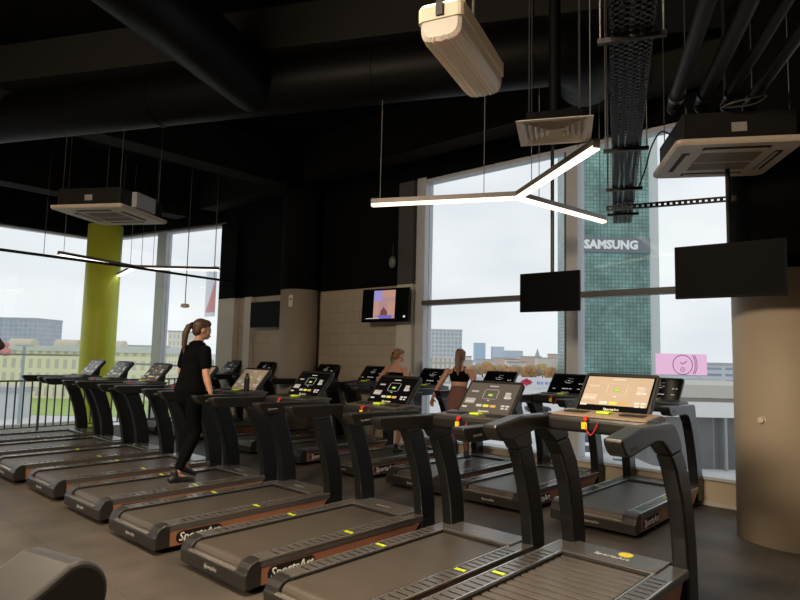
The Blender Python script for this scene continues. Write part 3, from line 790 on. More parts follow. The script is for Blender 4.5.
# running woman farther left
person('running woman with bare shoulders and bare legs, partly hidden behind treadmill consoles', (-6.46, 7.02, .215), .93,
    [(0, -.01, .86), (0, -.005, .94), (0, .01, 1.02), (0, .03, 1.12), (0, .05, 1.22), (0, .065, 1.32), (0, .075, 1.39), (0, .08, 1.435), (0, .09, 1.47), (0, .105, 1.52)],
    [((.085, -.01, .90), (.09, .10, .48), (.09, -.04, .098), (0, 1, 0), (0, 0, 1)),
     ((-.085, -.01, .90), (-.09, -.02, .47), (-.09, -.42, .50), (0, .1, -1), (0, 1, .1))],
    [((.185, .06, 1.37), (.25, -.06, 1.15), (.20, .18, 1.24), (-.2, .7, .5), (-.5, 0, .8), 1.1, 1),
     ((-.185, .06, 1.37), (-.26, -.12, 1.16), (-.24, .12, 1.10), (.1, .9, .2), (.3, 0, .9), 1.1, -1)],
    ((0, .13, 1.595), R(-34), R(-4)), out_shorts, (*TAIL3, M['hair_blond']), R(10))

# ------------------------------------------------------------------ ceiling equipment
def rod(parent, x, y, z0, z1, r=.006, m='wire', name='hanging_wire'):
    bm = bmesh.new(); cyl(bm, (x, y, z0), (x, y, z1), r, 8); return finish(name, bm, M[m], parent)

def star_lamp(label, x, y, z, angs, L, light, zc=CZ):
    o = thing('star_lamp', label, 'lamp', (x, y, z))
    for a in angs:
        d = Vector((math.cos(R(a)), math.sin(R(a)), 0)); s = Vector((-d.y, d.x, 0))
        m_ = Matrix((d, s, (0, 0, 1))).transposed().to_4x4()
        bm = bmesh.new(); box(bm, -.02, L, -.032, .032, 0, .075, 0, m_); arm = finish('lamp_arm', bm, M['lamp_body'], o)
        bm = bmesh.new(); box(bm, .0, L - .005, -.0335, .0335, -.014, .018, 0, m_); finish('diffuser', bm, light, arm)
        for q_ in (.22, .94):
            p = d * L * q_; bm = bmesh.new(); cyl(bm, (p.x, p.y, .075), (p.x, p.y, zc - z), .005, 6); finish('hanging_wire', bm, M['lamp_wire'], arm)
    return o
star_lamp('three-armed linear lamp glowing warm white in front of the big window', -3.57, 5.86, 3.5, [206, -36.5, 81.5], 1.74, M['lamp_light'])
star_lamp('three-armed linear lamp at far left in front of the green column', -13.5, 5.98, 3.5, [-69.5, 43, 167], 1.9, M['lamp_light_far'])
# more lamps of the same kind over the room behind the camera
star_lamp('three-armed linear lamp over the aisle, first one behind the camera', -5.5, -1.2, 3.5, [26, 146, 266], 1.68, M['lamp_light'])
star_lamp('three-armed linear lamp over the aisle near the left end', -10.5, -1.0, 3.5, [26, 146, 266], 1.68, M['lamp_light'])

def area(name, x, y, z, sx, sy, e, col, rot=(0, 0, 0)):
    l = bpy.data.lights.new(name, 'AREA'); l.shape = 'RECTANGLE'; l.size = sx; l.size_y = sy; l.energy = e; l.color = col
    o = bpy.data.objects.new(name, l); C.objects.link(o); o.location = (x, y, z); o.rotation_euler = rot; return o
WARM = (1., .80, .58)
def down(x, y, e, tx=0.): area('ceiling_panel_light', x, y, 5.2, 2.0, 1.2, e, WARM, (0, R(tx), 0)).data.spread = R(115)
down(-6.0, .4, 130); down(-10.5, .6, 110); down(-2.2, 1.5, 230)
area('ceiling_panel_light', -2.7, -4.2, 4.4, 2.0, 1.2, 590, WARM, (R(50), 0, 0))

# air conditioning cassettes
def cassette(label, x, y, z, ang, s=.95, rods=True):
    o = thing('air_conditioner', label, 'air conditioner', (x, y, z), R(ang))
    h = s / 2
    bm = bmesh.new()
    ring = rrect(s, s, .05, 4); r2 = [(a * .97, b * .97) for a, b in ring]
    rings_tube(bm, [[(a, b, 0) for a, b in r2], [(a, b, .02) for a, b in ring], [(a, b, .05) for a, b in ring]])
    fp = finish('front_panel', bm, M['ac_white'], o)
    bm = bmesh.new()
    q = .25
    for i in range(14): box(bm, -q, q, -q + i * q / 7, -q + i * q / 7 + .018, -.006, .001)
    finish('intake_grille', bm, M['ac_grille'], fp)
    bm = bmesh.new(); box(bm, -q - .01, q + .01, -.008, .008, -.009, .001); finish('grille_bar', bm, M['ac_white'], fp)
    for k in range(4):
        m_ = Matrix.Rotation(k * PI / 2, 4, 'Z')
        bm = bmesh.new(); box(bm, -.27, .27, .345, .41, -.004, .001, 0, m_); finish('air_slot', bm, M['ac_dark'], fp)
        bm = bmesh.new(); box(bm, -.25, .25, .352, .372, -.010, -.003, 0, m_ @ Matrix.Translation((0, 0, -.003))); finish('slot_flap', bm, M['ac_white'], fp)
    bm = bmesh.new(); box(bm, -h * .88, h * .88, -h * .88, h * .88, .05, .30); cs = finish('casing', bm, M['ac_dark'], o, bevel=.01)
    bm = bmesh.new(); box(bm, -.06, .06, -h * .88 - .004, -h * .88, .12, .20); finish('rating_plate', bm, M['letter_dim'], cs)
    for sx in (-1, 1):
        for sy in (-1, 1): rod(o, sx * h * .8, sy * h * .8, .30, CZ - z, .005)
    return o
aL = cassette('cream ceiling cassette air conditioner hanging at left before the windows', -9.12, 3.66, 3.64, 31, 1.14)
aR = cassette('cream ceiling cassette air conditioner at upper right with pipes', -1.50, 6.02, 3.55, 31, 1.02)
bm = bmesh.new(); box(bm, .50, .58, -.25, .2, .07, .29); finish('control_box', bm, mat('box_grey', (.36, .37, .39), .5), aL)
# square air diffuser
df = thing('air_diffuser', 'square cream ceiling air diffuser with nested louvres beside the star lamp', 'air vent', (-2.40, 4.52, 3.6), R(27))
bm = bmesh.new()
def sqring(bm, a, b, z0, z1):
    pts0 = [(-a, -a), (a, -a), (a, a), (-a, a)]; pts1 = [(-b, -b), (b, -b), (b, b), (-b, b)]
    lo = [bm.verts.new((x, y, z0)) for x, y in pts0]; hi = [bm.verts.new((x, y, z1)) for x, y in pts1]
    lo2 = [bm.verts.new((x * 1.0, y * 1.0, z0 + .006)) for x, y in pts0]; hi2 = [bm.verts.new((x, y, z1 + .006)) for x, y in pts1]
    for i in range(4):
        j = (i + 1) % 4
        for q in ((lo[i], lo[j], hi[j], hi[i]), (lo2[i], hi2[i], hi2[j], lo2[j]), (lo[i], lo2[i], lo2[j], lo[j]), (hi[i], hi[j], hi2[j], hi2[i])): bm.faces.new(q)
for k, a in enumerate((.25, .205, .16, .115, .07)): sqring(bm, a, a - .05, -.004, .038)
M['louvre'] = mat('louvre_cream', (.66, .61, .54), .45)
lv = finish('louvres', bm, M['louvre'], df)
bm = bmesh.new(); sqring(bm, .30, .25, 0, 0.004); finish('flange', bm, M['louvre'], df)
bm = bmesh.new(); box(bm, -.22, .22, -.22, .22, .045, .10); finish('plenum_box', bm, M['duct'], df)
bm = bmesh.new(); cyl(bm, (0, 0, .10), (0, 0, 1.15), .05, 16); finish('flexible_duct', bm, M['duct'], df)
for sx in (-1, 1):
    for sy in (-1, 1): rod(df, sx * .2, sy * .2, .08, CZ - 3.6, .005)

# emergency light
M['em_cover'].node_tree.nodes['Principled BSDF'].inputs['Subsurface Weight'].default_value = .3
el = thing('emergency_light', 'cream emergency light with ribbed translucent cover hanging close overhead', 'lamp', (-1.285, 1.735, 2.77), R(107))
bm = bmesh.new()
ring = rrect(.50, .165, .02, 3)
rings_tube(bm, [[(a, b, .052) for a, b in ring], [(a, b, .10) for a, b in ring], [(a * .97, b * .92, .112) for a, b in ring]])
eb = finish('base', bm, M['em_cream'], el)
bm = bmesh.new(); box(bm, -.258, -.25, -.012, .012, .06, .11); finish('latch', bm, M['black_plastic'], eb)
bm = bmesh.new()
n = 34; rings = []
for x, sc_ in ((-.245, .80), (-.235, .96), (-.2, 1.), (.2, 1.), (.235, .96), (.245, .80)):
    r_ = []
    for k in range(n + 1):
        a = PI * k / n; rib = 1 + (.06 if k % 2 else 0)
        r_.append((x, -.076 * sc_ * math.copysign(abs(math.cos(a)) ** .55, math.cos(a)), .052 - .072 * sc_ * math.sin(a) ** .5 * rib))
    rings.append(r_)
rings_tube(bm, rings); finish('ribbed_cover', bm, M['em_cover'], el)
rod(el, -.1, 0, .11, CZ + .01 - 2.77, .008, 'cable', 'stem'); rod(el, .1, 0, .11, CZ + .01 - 2.77, .008, 'cable', 'stem')

# big round air duct with elbow, branch duct
du = thing('air_duct', 'large black round air duct crossing the ceiling, ending in an elbow', 'duct', (0, 0, 4.9))
d = Vector((.904, .427, 0)); A0 = Vector((-10.9, 2.40, .25)); rad = .35
pts = [A0 - d * 3.5, A0, A0 + d * 3.5, A0 + d * 8.45]
e0 = pts[-1]; nrm = Vector((-d.y, d.x, 0))
for k in range(1, 9):
    a = PI / 2 * k / 8; pts.append(e0 + d * .40 * math.sin(a) + nrm * .40 * (1 - math.cos(a)))
pts.append(pts[-1] + nrm * .35)
bm = bmesh.new(); tube(bm, pts, rad, 32)
o_ = finish('main_duct', bm, M['duct'], du)
for p in o_.data.polygons: p.use_smooth = len(p.vertices) == 4
for k in (0, 3.2, 6.4):
    p = A0 + d * k; bm = bmesh.new(); tube(bm, [p - d * .02, p + d * .02], rad + .012, 32); finish('duct_collar', bm, M['duct'], du)
b0 = A0 + d * 4.75
bm = bmesh.new(); tube(bm, [b0 - nrm * .1, b0 - nrm * 5.0], .36, 32); o_ = finish('branch_duct', bm, M['duct'], du)
for p in o_.data.polygons: p.use_smooth = len(p.vertices) == 4
bm = bmesh.new(); cyl(bm, A0 + Vector((0, 0, .3)), A0 + Vector((0, 0, CZ - 4.9)), .01, 8); finish('hanger_rod', bm, M['duct'], du)
bm = bmesh.new(); p = A0 + d * 6.5; cyl(bm, p + Vector((0, 0, .3)), p + Vector((0, 0, CZ - 4.9)), .01, 8); finish('hanger_rod', bm, M['duct'], du)

# concrete beams
def beam(name, p0, p1, wd, z0, z1):
    p0 = Vector((*p0, 0)); p1 = Vector((*p1, 0)); d = (p1 - p0).normalized(); L = (p1 - p0).length
    m_ = Matrix.Translation(p0) @ Matrix((d, (-d.y, d.x, 0), (0, 0, 1))).transposed().to_4x4()
    bm = bmesh.new(); box(bm, 0, L, -wd / 2, wd / 2, z0, z1, 0, m_); return struct(finish(name, bm, M['beam']))
beam('trim_4', (-12.6, 1.6), (2.6, 10.0 - .0), .6, 5.45, CZ) if False else beam('trim_4', (-12.6, 1.35), (-1.0, 7.2), .7, 5.45, CZ)
beam('trim_5', (-13.5, 7.72), (2.5, 7.72), .45, 5.15, CZ)
beam('trim_6', (-10.4, -5), (-10.4, 7.4), .5, 5.2, CZ)
beam('trim_7', (-14.2, -5), (-14.2, 7.4), .5, 5.0, CZ)

# cable tray
ct = thing('cable_tray', 'perforated metal cable tray full of black cables hanging above the window row', 'cable tray', (0, 0, 3.4))
a = Vector((-.55, 1.55, 0)); b = Vector((-2.98, 7.35, 0)); d = (b - a).normalized(); s = Vector((d.y, -d.x, 0)); L = (b - a).length
m_ = Matrix.Translation(a) @ Matrix((d, s, d.cross(s))).transposed().to_4x4()
if d.cross(s).z < 0: m_ = Matrix.Translation(a) @ Matrix((d, -s, (0, 0, 1))).transposed().to_4x4()
bm = bmesh.new()
for q in (-.11, .106): box(bm, 0, L, q, q + .004, 0, .012, 0, m_); box(bm, 0, L, q, q + .004, .045, .06, 0, m_)
x = 0
while x < L:
    for q in (-.11, .106): box(bm, x, x + .03, q, q + .004, .012, .045, 0, m_)
    x += .06
x = 0
while x < L: box(bm, x, x + .026, -.108, .108, 0, .003, 0, m_); x += .052
for q in (-.075, -.025, .025, .075): box(bm, 0, L, q - .012, q + .012, 0, .003, 0, m_)
finish('perforated_channel', bm, M['tray'], ct)
for k, q in enumerate((-.08, -.045, -.01, .03, .065, .09)):
    pts = [m_ @ Vector((L * t / 12, q + .012 * math.sin(t * 1.7 + k), .02 + .004 * (k % 3))) for t in range(13)]
    bm = bmesh.new(); tube(bm, pts, .011 + .004 * (k % 2), 8); finish('cable', bm, M['cable'], ct)
for x in (1.6, 3.4, 4.6, 5.7):
    bm = bmesh.new(); box(bm, x, x + .03, -.17, .17, -.03, -.002, 0, m_); br = finish('support_bar', bm, M['tray'], ct)
    for q in (-.155, .155):
        p = m_ @ Vector((x + .015, q, 0)); bm = bmesh.new(); cyl(bm, p, p + Vector((0, 0, CZ - 3.4)), .005, 8); finish('threaded_rod', bm, M['wire'], br)
# perforated strut from tray to column
st = thing('perforated_strut', 'perforated steel strut running from the cable tray to the right column', 'strut', (-2.75, 6.35, 3.33), math.atan2(.33, 1.12))
bm = bmesh.new()
for z in (0, .04): box(bm, 0, 1.25, -.02, .02, z, z + .012)
x = 0
while x < 1.25: box(bm, x, x + .03, -.02, .02, .012, .04); x += .055
finish('channel', bm, M['tray'], st)
for x in (.08, 1.18): rod(st, x, 0, .05, CZ - 3.33, .005)

# insulated pipes feeding the right air conditioner
for k, (p0, p1, r_, lab) in enumerate((((-1.03, 3.93), (-1.72, 5.42), .055, 'leftmost of the four thick black pipes leading to the right air conditioner'),
    ((-.83, 4.09), (-1.52, 5.53), .06, 'second from left of the four thick black pipes leading to the right air conditioner'),
    ((-.66, 4.25), (-1.36, 5.66), .042, 'third from left of the four thick black pipes leading to the right air conditioner'),
    ((-.52, 4.45), (-1.22, 5.82), .048, 'rightmost of the four thick black pipes leading to the right air conditioner'))):
    o = thing('insulated_pipe', lab, 'pipe', (0, 0, 3.98), 0, 'insulated pipes at the air conditioner')
    a = Vector((*p0, 0)); b = Vector((*p1, 0)); d = (b - a).normalized()
    bm = bmesh.new(); tube(bm, smooth_pts([a - d * 3.2 + Vector((0, 0, .06)), a - d * .5, b - d * .1, b + d * .03 + Vector((0, 0, -.05))], 5), r_, 18); pp = finish('pipe', bm, M['pipe'], o, smooth=True)
    bm = bmesh.new(); tube(bm, [b - d * .14, b - d * .09], r_ + .012, 18); finish('pipe_clamp', bm, M['black_plastic'], o)
    bm = bmesh.new(); q = a - d * 1.2; cyl(bm, q, q + Vector((0, 0, CZ - 3.98)), .006, 8); finish('hanger_rod', bm, M['wire'], o)
# loose cables by the unit
bm = bmesh.new(); tube(bm, smooth_pts([(-1.78, 5.62, 3.72), (-1.95, 5.75, 3.86), (-2.1, 5.9, 3.78), (-2.2, 6.02, 3.62), (-2.35, 6.2, 3.47)], 6), .008, 8)
tag(finish('loose_cable', bm, M['cable']), 'thin black cable drooping between cable tray and right air conditioner', 'cable')
bm = bmesh.new(); tube(bm, smooth_pts([(-1.36, 5.5, 3.86), (-1.26, 5.40, 3.84), (-1.12, 5.50, 3.88), (-1.06, 5.62, 3.92), (-1.16, 5.64, 3.88), (-1.36, 5.52, 3.86)], 6), .008, 8)
tag(finish('coiled_cable', bm, mat('cable_grey', (.10, .09, .08), .5)), 'grey cable loop lying beside the pipes on the right air conditioner', 'cable')

# black pipe rail across the left windows
pr_ = thing('overhead_pipe', 'thin black pipe running across in front of the left windows', 'pipe', (0, 0, 3.3))
bm = bmesh.new(); tube(bm, [(-11.6, .6, 0), (-11.66, 2.9, 0), (-11.85, 5.2, 0), (-12.2, 7.4, 0), (-12.3, 7.97, 0)], .026, 10); finish('pipe', bm, M['cable'], pr_)
for y, x in ((2.0, -11.64), (3.6, -11.72), (5.4, -11.87), (7.2, -12.17)): rod(pr_, x, y, .02, CZ - 3.3, .005, 'cable', 'hanger_rod')

# televisions
def tv(label, x, y, z0, wd, h, rz=0., tilt=0., hang=True, img=None, group='hanging screens', tz=None):
    o = thing('television', label, 'television', (x, y, z0), rz, group)
    mt = Matrix.Translation((0, 0, h / 2)) @ Matrix.Rotation(tilt, 4, 'X')
    bm = bmesh.new(); box(bm, -wd / 2, wd / 2, -.02, .02, -h / 2, h / 2, 0, mt); box(bm, -wd / 3, wd / 3, .02, .05, -h / 3, h / 3, 0, mt); cs = finish('casing', bm, M['tv_side'], o, bevel=.006)
    bm = bmesh.new(); box(bm, -wd / 2 + .012, wd / 2 - .012, -.0225, -.019, -h / 2 + .016, h / 2 - .012, 0, mt)
    if img: img(bm, wd, h, mt)
    finish('screen', bm, [M['tv']] + TVM, cs)
    bm = bmesh.new()
    if hang:
        box(bm, -.10, .10, .045, .065, h / 2 - .1, h / 2 + .1); finish('bracket', bm, M['black_plastic'], o)
        bm = bmesh.new(); cyl(bm, (0, .08, h / 2), (0, .08, CZ - z0), .022, 12); finish('ceiling_pole', bm, M['black_plastic'], o)
    else:
        box(bm, -.06, .06, .04, hang_depth, h / 2 - .06, h / 2 + .06); finish('wall_bracket', bm, M['black_plastic'], o)
    return o
hang_depth = .2
TVM = [emat('tv_lavender', (.42, .36, .78), .75), emat('tv_peach', (.78, .42, .32), .65), emat('tv_rose', (.70, .40, .42), .6), emat('tv_dark_rose', (.35, .12, .11), .5), emat('tv_white', (.85, .85, .88), .8), emat('tv_violet', (.25, .18, .6), .7)]
def movie(bm, wd, h, mt):
    x0, x1 = -.24 * wd, .22 * wd
    box(bm, x0, x1, -.024, -.0225, -h * .40, h * .44, 3, mt)
    box(bm, x0, -.06 * wd, -.0245, -.0235, h * .12, h * .44, 1, mt); box(bm, -.06 * wd, x1, -.0245, -.0235, h * .24, h * .44, 2, mt)
    box(bm, x0, -.13 * wd, -.0245, -.0235, -h * .30, h * .12, 2, mt); box(bm, .06 * wd, x1, -.0245, -.0235, -h * .30, h * .1, 2, mt)
    prism2 = [(-.02 * wd, -.05 * h), (.06 * wd, -.20 * h), (.07 * wd, -.30 * h), (-.09 * wd, -.30 * h), (-.08 * wd, -.18 * h)]
    va = [bm.verts.new(mt @ Vector((x, -.0247, z))) for x, z in prism2]; f = bm.faces.new(va); f.material_index = 4
    box(bm, -.14 * wd, .16 * wd, -.0252, -.0245, -h * .40, -h * .30, 6, mt)
    box(bm, -.40 * wd, -.1 * wd, -.026, -.0252, -h * .40, -h * .385, 5, mt); box(bm, .40 * wd, .44 * wd, -.024, -.0225, -h * .38, -h * .32, 5, mt)
tv('blank black television on ceiling pole in the middle of the big window', -3.52, 6.5, 2.26, .76, .47, R(3), R(0))
tv('large blank black television hanging in front of the right column', -1.52, 6.2, 2.31, .93, .51, R(3))
hang_depth = .27
tv('lit television on the brick wall showing a pink and lavender picture', -7.42, 7.78, 2.28, 1.05, .60, R(5), R(-3), False, movie, 'wall screens')
tv('blank dark television on the wall left of the grey column', -11.02, 7.82, 2.24, 1.1, .56, R(2), 0, False, None, 'wall screens')

# small ceiling and wall items
sp = thing('wall_speaker', 'small oval grey speaker high on the black wall above the lit television', 'speaker', (-7.37, 7.9, 3.36))
bm = bmesh.new(); ellipsoid(bm, (0, -.02, 0), (.075, .05, .11), 18); finish('shell', bm, mat('speaker_grey', (.12, .12, .12), .5), sp, smooth=True)
bm = bmesh.new(); box(bm, -.03, .0, .0, .2, .05, .32); finish('mount', bm, M['black_plastic'], sp)
wb = thing('wall_box', 'small white box mounted near the top of the grey column', 'wall box', (-9.62, 7.40, 2.72), R(20))
bm = bmesh.new(); box(bm, -.05, .05, -.03, .03, -.12, .12); finish('casing', bm, M['offwhite'], wb, bevel=.01)
bm = bmesh.new(); cyl(bm, (0, -.031, .03), (0, -.036, .03), .018, 12); finish('button', bm, M['black_plastic'], wb)
kb = thing('wall_fitting', 'small cream round fitting on the beige column', 'wall fitting', (-1.38, 6.675, 1.17), R(-18))
bm = bmesh.new(); cyl(bm, (0, 0, 0), (0, -.03, 0), .03, 20); finish('cap', bm, M['em_cream'], kb, bevel=.006)
bm = bmesh.new(); cyl(bm, (0, .02, 0), (0, 0, 0), .036, 20); finish('base_plate', bm, M['em_cream'], kb)
sd = thing('smoke_detector', 'small cream smoke detector hanging on a wire before the left windows', 'smoke detector', (-10.24, 5.5, 2.50))
bm = bmesh.new(); tube(bm, [(0, 0, -.03), (0, 0, -.02), (0, 0, .02), (0, 0, .04)], [.04, .075, .075, .05], 20); finish('housing', bm, M['em_cream'], sd)
rod(sd, 0, 0, .04, CZ - 2.5, .008, 'cable')
# translucent poster hung on the left window
po = thing('window_poster', 'faded poster with a red triangle hanging on the left window beside the pilaster', 'poster', (-13.62, 7.98, 2.55))
bm = bmesh.new(); box(bm, -.24, .24, -.003, .003, 0, 1.25); pm = bpy.data.materials.new('poster_pale'); pm.use_nodes = True; pn = pm.node_tree
tl = nd(pn, 'ShaderNodeBsdfTranslucent'); tl.inputs['Color'].default_value = (.95, .96, 1, 1); pn.links.new(tl.outputs[0], pn.nodes['Material Output'].inputs['Surface'])
pq = pm.copy(); pq.name = 'poster_red'; pq.node_tree.nodes['Translucent BSDF'].inputs['Color'].default_value = (.95, .66, .62, 1)
finish('sheet', bm, pm, po)
bm = bmesh.new(); vs = [bm.verts.new(p) for p in ((-.2, -.004, .1), (.22, -.004, .1), (.22, -.004, .95))]; v2 = [bm.verts.new(v.co + Vector((0, -.002, 0))) for v in vs]
bm.faces.new(vs); bm.faces.new(v2[::-1])
for i in range(3): bm.faces.new((vs[i], vs[(i + 1) % 3], v2[(i + 1) % 3], v2[i]))
finish('red_triangle', bm, pq, po)

# foreground machine at the lower left
ma = thing('exercise_machine', 'dark rounded housing of an exercise machine at the bottom left corner', 'exercise machine', (-1.75, .50, 0))
bm = bmesh.new()
d = Vector((-.24, .97, 0)); back = Vector((-.97, -.24, 0))       # face runs across the aisle
prof = []
for k in range(13):
    a = R(-35 + 135 * k / 12); prof.append((.092 * math.cos(a), .092 * math.sin(a)))
prof += [(-.16, .015), (-.45, -.20), (-.50, -.42), (.0, -.42)]
o0 = Vector((-1.632 + 1.75, .632 - .50, 1.085))
f0 = [o0 + d * a + Vector((0, 0, b)) for a, b in prof]
r0 = [[p + d * 0 + back * .0 for p in f0], [p + back * .22 for p in f0]]
rings_tube(bm, r0)
finish('housing', bm, mat('machine_shell', (.03, .03, .031), .35), ma, bevel=.014, seg=3)
bm = bmesh.new(); box(bm, -.05, .08, -.20, -.05, .03, .70); finish('post', bm, M['black_plastic'], ma, bevel=.01)
bm = bmesh.new(); box(bm, -.45, .25, -.15, .35, 0, .05); finish('base', bm, M['black_plastic'], ma, bevel=.01)
ma2 = thing('machine_console', 'black tip of a machine console at the left edge of the picture', 'exercise machine', (-4.68, 1.13, 0))
bm = bmesh.new(); box(bm, -.05, .05, -.05, .05, .04, 1.52); finish('post', bm, M['black_plastic'], ma2)
bm = bmesh.new(); box(bm, -.2, .2, -.2, .2, 0, .04); finish('base', bm, M['black_plastic'], ma2)
bm = bmesh.new(); box(bm, -.14, .095, -.09, .09, -.06, .06, 0, Matrix.Translation((0, 0, 1.70)) @ Matrix.Rotation(R(35), 4, 'X')); box(bm, -.05, .05, -.04, .04, 1.5, 1.68); finish('console', bm, M['black_plastic'], ma2, bevel=.02)

# ------------------------------------------------------------------ the city outside
GZ = -7.2
bm = bmesh.new(); box(bm, -1400, 500, -400, 1400, GZ - .5, GZ); struct(finish('ground', bm, M['concrete']))
def slab(name, label, cat, x0, x1, y0, y1, z1, m, loc, rz=0., kind=None):
    bm = bmesh.new(); box(bm, x0, x1, y0, y1, 0, z1); o = finish(name, bm, m, None, (*loc, GZ), rz)
    if kind: o['kind'] = kind
    if label: tag(o, label, cat)
    return o
slab('lawn', None, None, -30, 40, 0, 32, .05, M['grass'], (-100, 18), YAW, 'structure')
slab('road', None, None, -50, 55, 0, 7, .04, mat('asphalt_pale', (.40, .40, .41), .9), (-62, 62), YAW, 'structure')

def building(name, label, loc, wd, dp, h, wall, roof=None, rz=YAW, group=None, roofh=.6, over=.2, z=GZ):
    o = thing(name, label, 'building', (loc[0], loc[1], z), rz, group)
    bm = bmesh.new(); box(bm, -wd / 2, wd / 2, 0, dp, 0, h); finish('walls', bm, wall, o)
    bm = bmesh.new(); box(bm, -wd / 2 - over, wd / 2 + over, -over, dp + over, h, h + roofh); finish('roof', bm, roof or M['concrete'], o)
    return o
# glass tower
tower_glass = brick_mat('tower_glass', (.17, .31, .28), (.25, .40, .36), (.08, .16, .15), 1.15, 1.25, .09, .25, 'side', 0., 0., .09, spec=.4)
tw = thing('glass_tower', 'tall green glass tower with white letters on a grey band, seen through the big window', 'building', (-80.9, 193.1, GZ), R(42))
bm = bmesh.new(); box(bm, -12.6, 11.4, 0, 24, 0, 118); finish('glass_facade', bm, tower_glass, tw)
bm = bmesh.new(); box(bm, 11.4, 14.6, .3, 24, 0, 120); finish('corner_strip', bm, mat('tower_pale', (.55, .60, .58), .5), tw)
bm = bmesh.new(); box(bm, -12.7, 11.5, -.3, 0, 43.9, 48.9); sb = finish('sign_band', bm, mat('sign_grey', (.17, .20, .22), .6), tw)
bm = bmesh.new(); text_into(bm, 'SAMSUNG', 3.85, basis((-1.3, -.35, 46.4), (1, 0, 0), (0, 0, 1)), 0, .06, .19); finish('sign_lettering', bm, mat('sign_white', (.85, .87, .88), .5), sb)
# office block at the left edge of the big window
off = brick_mat('office_facade', (.38, .46, .52), (.46, .54, .60), (.66, .68, .70), 1.6, 1.7, .28, .4, 'side', 0.)
building('office_block', 'grey glazed office block at the left edge of the big window', (-156.2, 196, ), 19, 22, 19.3, off)
yel = brick_mat('house_yellow', (.68, .62, .48), (.72, .66, .52), (.42, .42, .42), 1.5, 2.2, .35, .8, 'side', 0.)
building('old_house', 'low pale yellow house in front of the grey office block', (-125, 158), 9, 10, 8.2, yel)
blue = mat('tower_blue_hazed', (.42, .54, .70), .5); blue2 = mat('tower_blue_pale_hazed', (.52, .60, .70), .5)  # distance haze painted into the blues by paling them
building('far_tower', 'distant bright blue block on the skyline, leftmost of the blue ones', (-518, 748), 16, 16, 29, blue)
building('far_tower', 'distant blue block on the skyline, second of the blue ones', (-498, 766), 17, 16, 24, blue2)
building('far_tower', 'distant wide grey-blue block on the skyline beside the blue ones', (-428, 695), 24, 16, 17.5, mat('tower_greyblue', (.48, .54, .60), .6))
pal = [mat('wall_cream', (.66, .60, .52), .8), mat('wall_grey', (.52, .53, .55), .8), mat('wall_rose', (.58, .46, .40), .8), mat('wall_white', (.72, .72, .72), .8)]
rf = [mat('roof_grey', (.42, .43, .46), .8), mat('roof_brown', (.40, .30, .24), .8), mat('roof_green', (.40, .46, .42), .8)]
words = ['cream', 'grey', 'rose', 'white']
fwd2 = Vector((-.670, .737)); rt2 = Vector((.741, .671))
hs = [(26, 330, 15, 8.3, 0), (42, 370, 20, 8.7, 3), (66, 350, 16, 7.2, 1), (85, 420, 24, 8.3, 2), (94, 340, 12, 7.5, 3), (112, 430, 22, 9.6, 2), (128, 360, 20, 8.8, 0), (140, 420, 22, 11.5, 2), (150, 350, 12, 7.9, 1), (46, 300, 12, 6.6, 2), (98, 310, 14, 6.4, 0)]
place = ['behind the grey office block', 'right of the grey office block', 'below the bright blue blocks', 'below the second blue block', 'in the skyline gap', 'below the wide grey-blue block', 'left of the church spire', 'right of the church spire', 'beside the window mullion', 'behind the woman in mauve', 'above the autumn trees']
for k, (pxo, D, wd, h, ci) in enumerate(hs):
    px = 420 + pxo
    p = fwd2 * D + rt2 * (D * (px - 400) / 609)
    wd *= .62; building('city_house', f'small distant {words[ci]} city building {place[k]}', (p.x, p.y), wd, 7, h, pal[ci], rf[k % 3], group='distant city buildings')
cs_ = thing('church_spire', 'tiny dark church spire on the skyline left of the big window mullion', 'building', (-252.8, 447.8, GZ), YAW)
bm = bmesh.new(); box(bm, -2, 2, 0, 4, 0, 10.5); finish('tower', bm, pal[2], cs_)
bm = bmesh.new(); tube(bm, [(0, 2, 10.5), (0, 2, 17)], [2.2, .05], 8); finish('spire', bm, rf[0], cs_)

# trees
def tree(label, x, y, h, r, m, z=GZ, group=None, seed=0, lo=.42, hi=.87):
    o = thing('tree', label, 'tree', (x, y, z), 0, group)
    rnd = random.Random(seed)
    bm = bmesh.new(); tube(bm, [(0, 0, 0), (0, 0, h * .5), (0, 0, h * .7)], [r * .10, r * .07, r * .03], 8); finish('trunk', bm, M_TR, o)
    bm = bmesh.new()
    for k in range(16):
        a = rnd.uniform(0, 2 * PI); q = r * .62 * math.sqrt(rnd.random()); zz = h * (lo + (hi - lo) * rnd.random()); rr = r * rnd.uniform(.28, .48)
        res = bmesh.ops.create_icosphere(bm, subdivisions=2, radius=rr, matrix=Matrix.Translation((q * math.cos(a), q * math.sin(a), zz)))
        for v in res['verts']: v.co += Vector((rnd.gauss(0, 1), rnd.gauss(0, 1), rnd.gauss(0, 1))) * rr * .10
    finish('crown', bm, m, o); return o
M_TR = mat('bark', (.16, .12, .09), .9)
aut = [mat('foliage_rust', (.50, .28, .12), .9, var=.3, scale=1.), mat('foliage_brown', (.42, .32, .22), .9, var=.3, scale=1.), mat('foliage_ochre', (.52, .38, .16), .9, var=.3, scale=1.)]
grn = mat('foliage_green', (.34, .42, .20), .9, var=.3, scale=1.); yg = mat('foliage_yellowgreen', (.48, .50, .22), .9, var=.3, scale=1.)
redf = mat('foliage_red', (.62, .26, .22), .9, var=.2, scale=1.)
tk = 0
for k in range(16):
    px = 470 + k * 6.6; D = 235 + 18 * ((k * 7) % 3)
    p = fwd2 * D + rt2 * (D * (px - 400) / 609); h = 5.0 + 1.6 * ((k * 5) % 4) / 3
    tree('autumn tree in the brown row across the street beyond the big window', p.x, p.y, h, 3.2, aut[k % 3], group='autumn trees beyond the big window', seed=k)
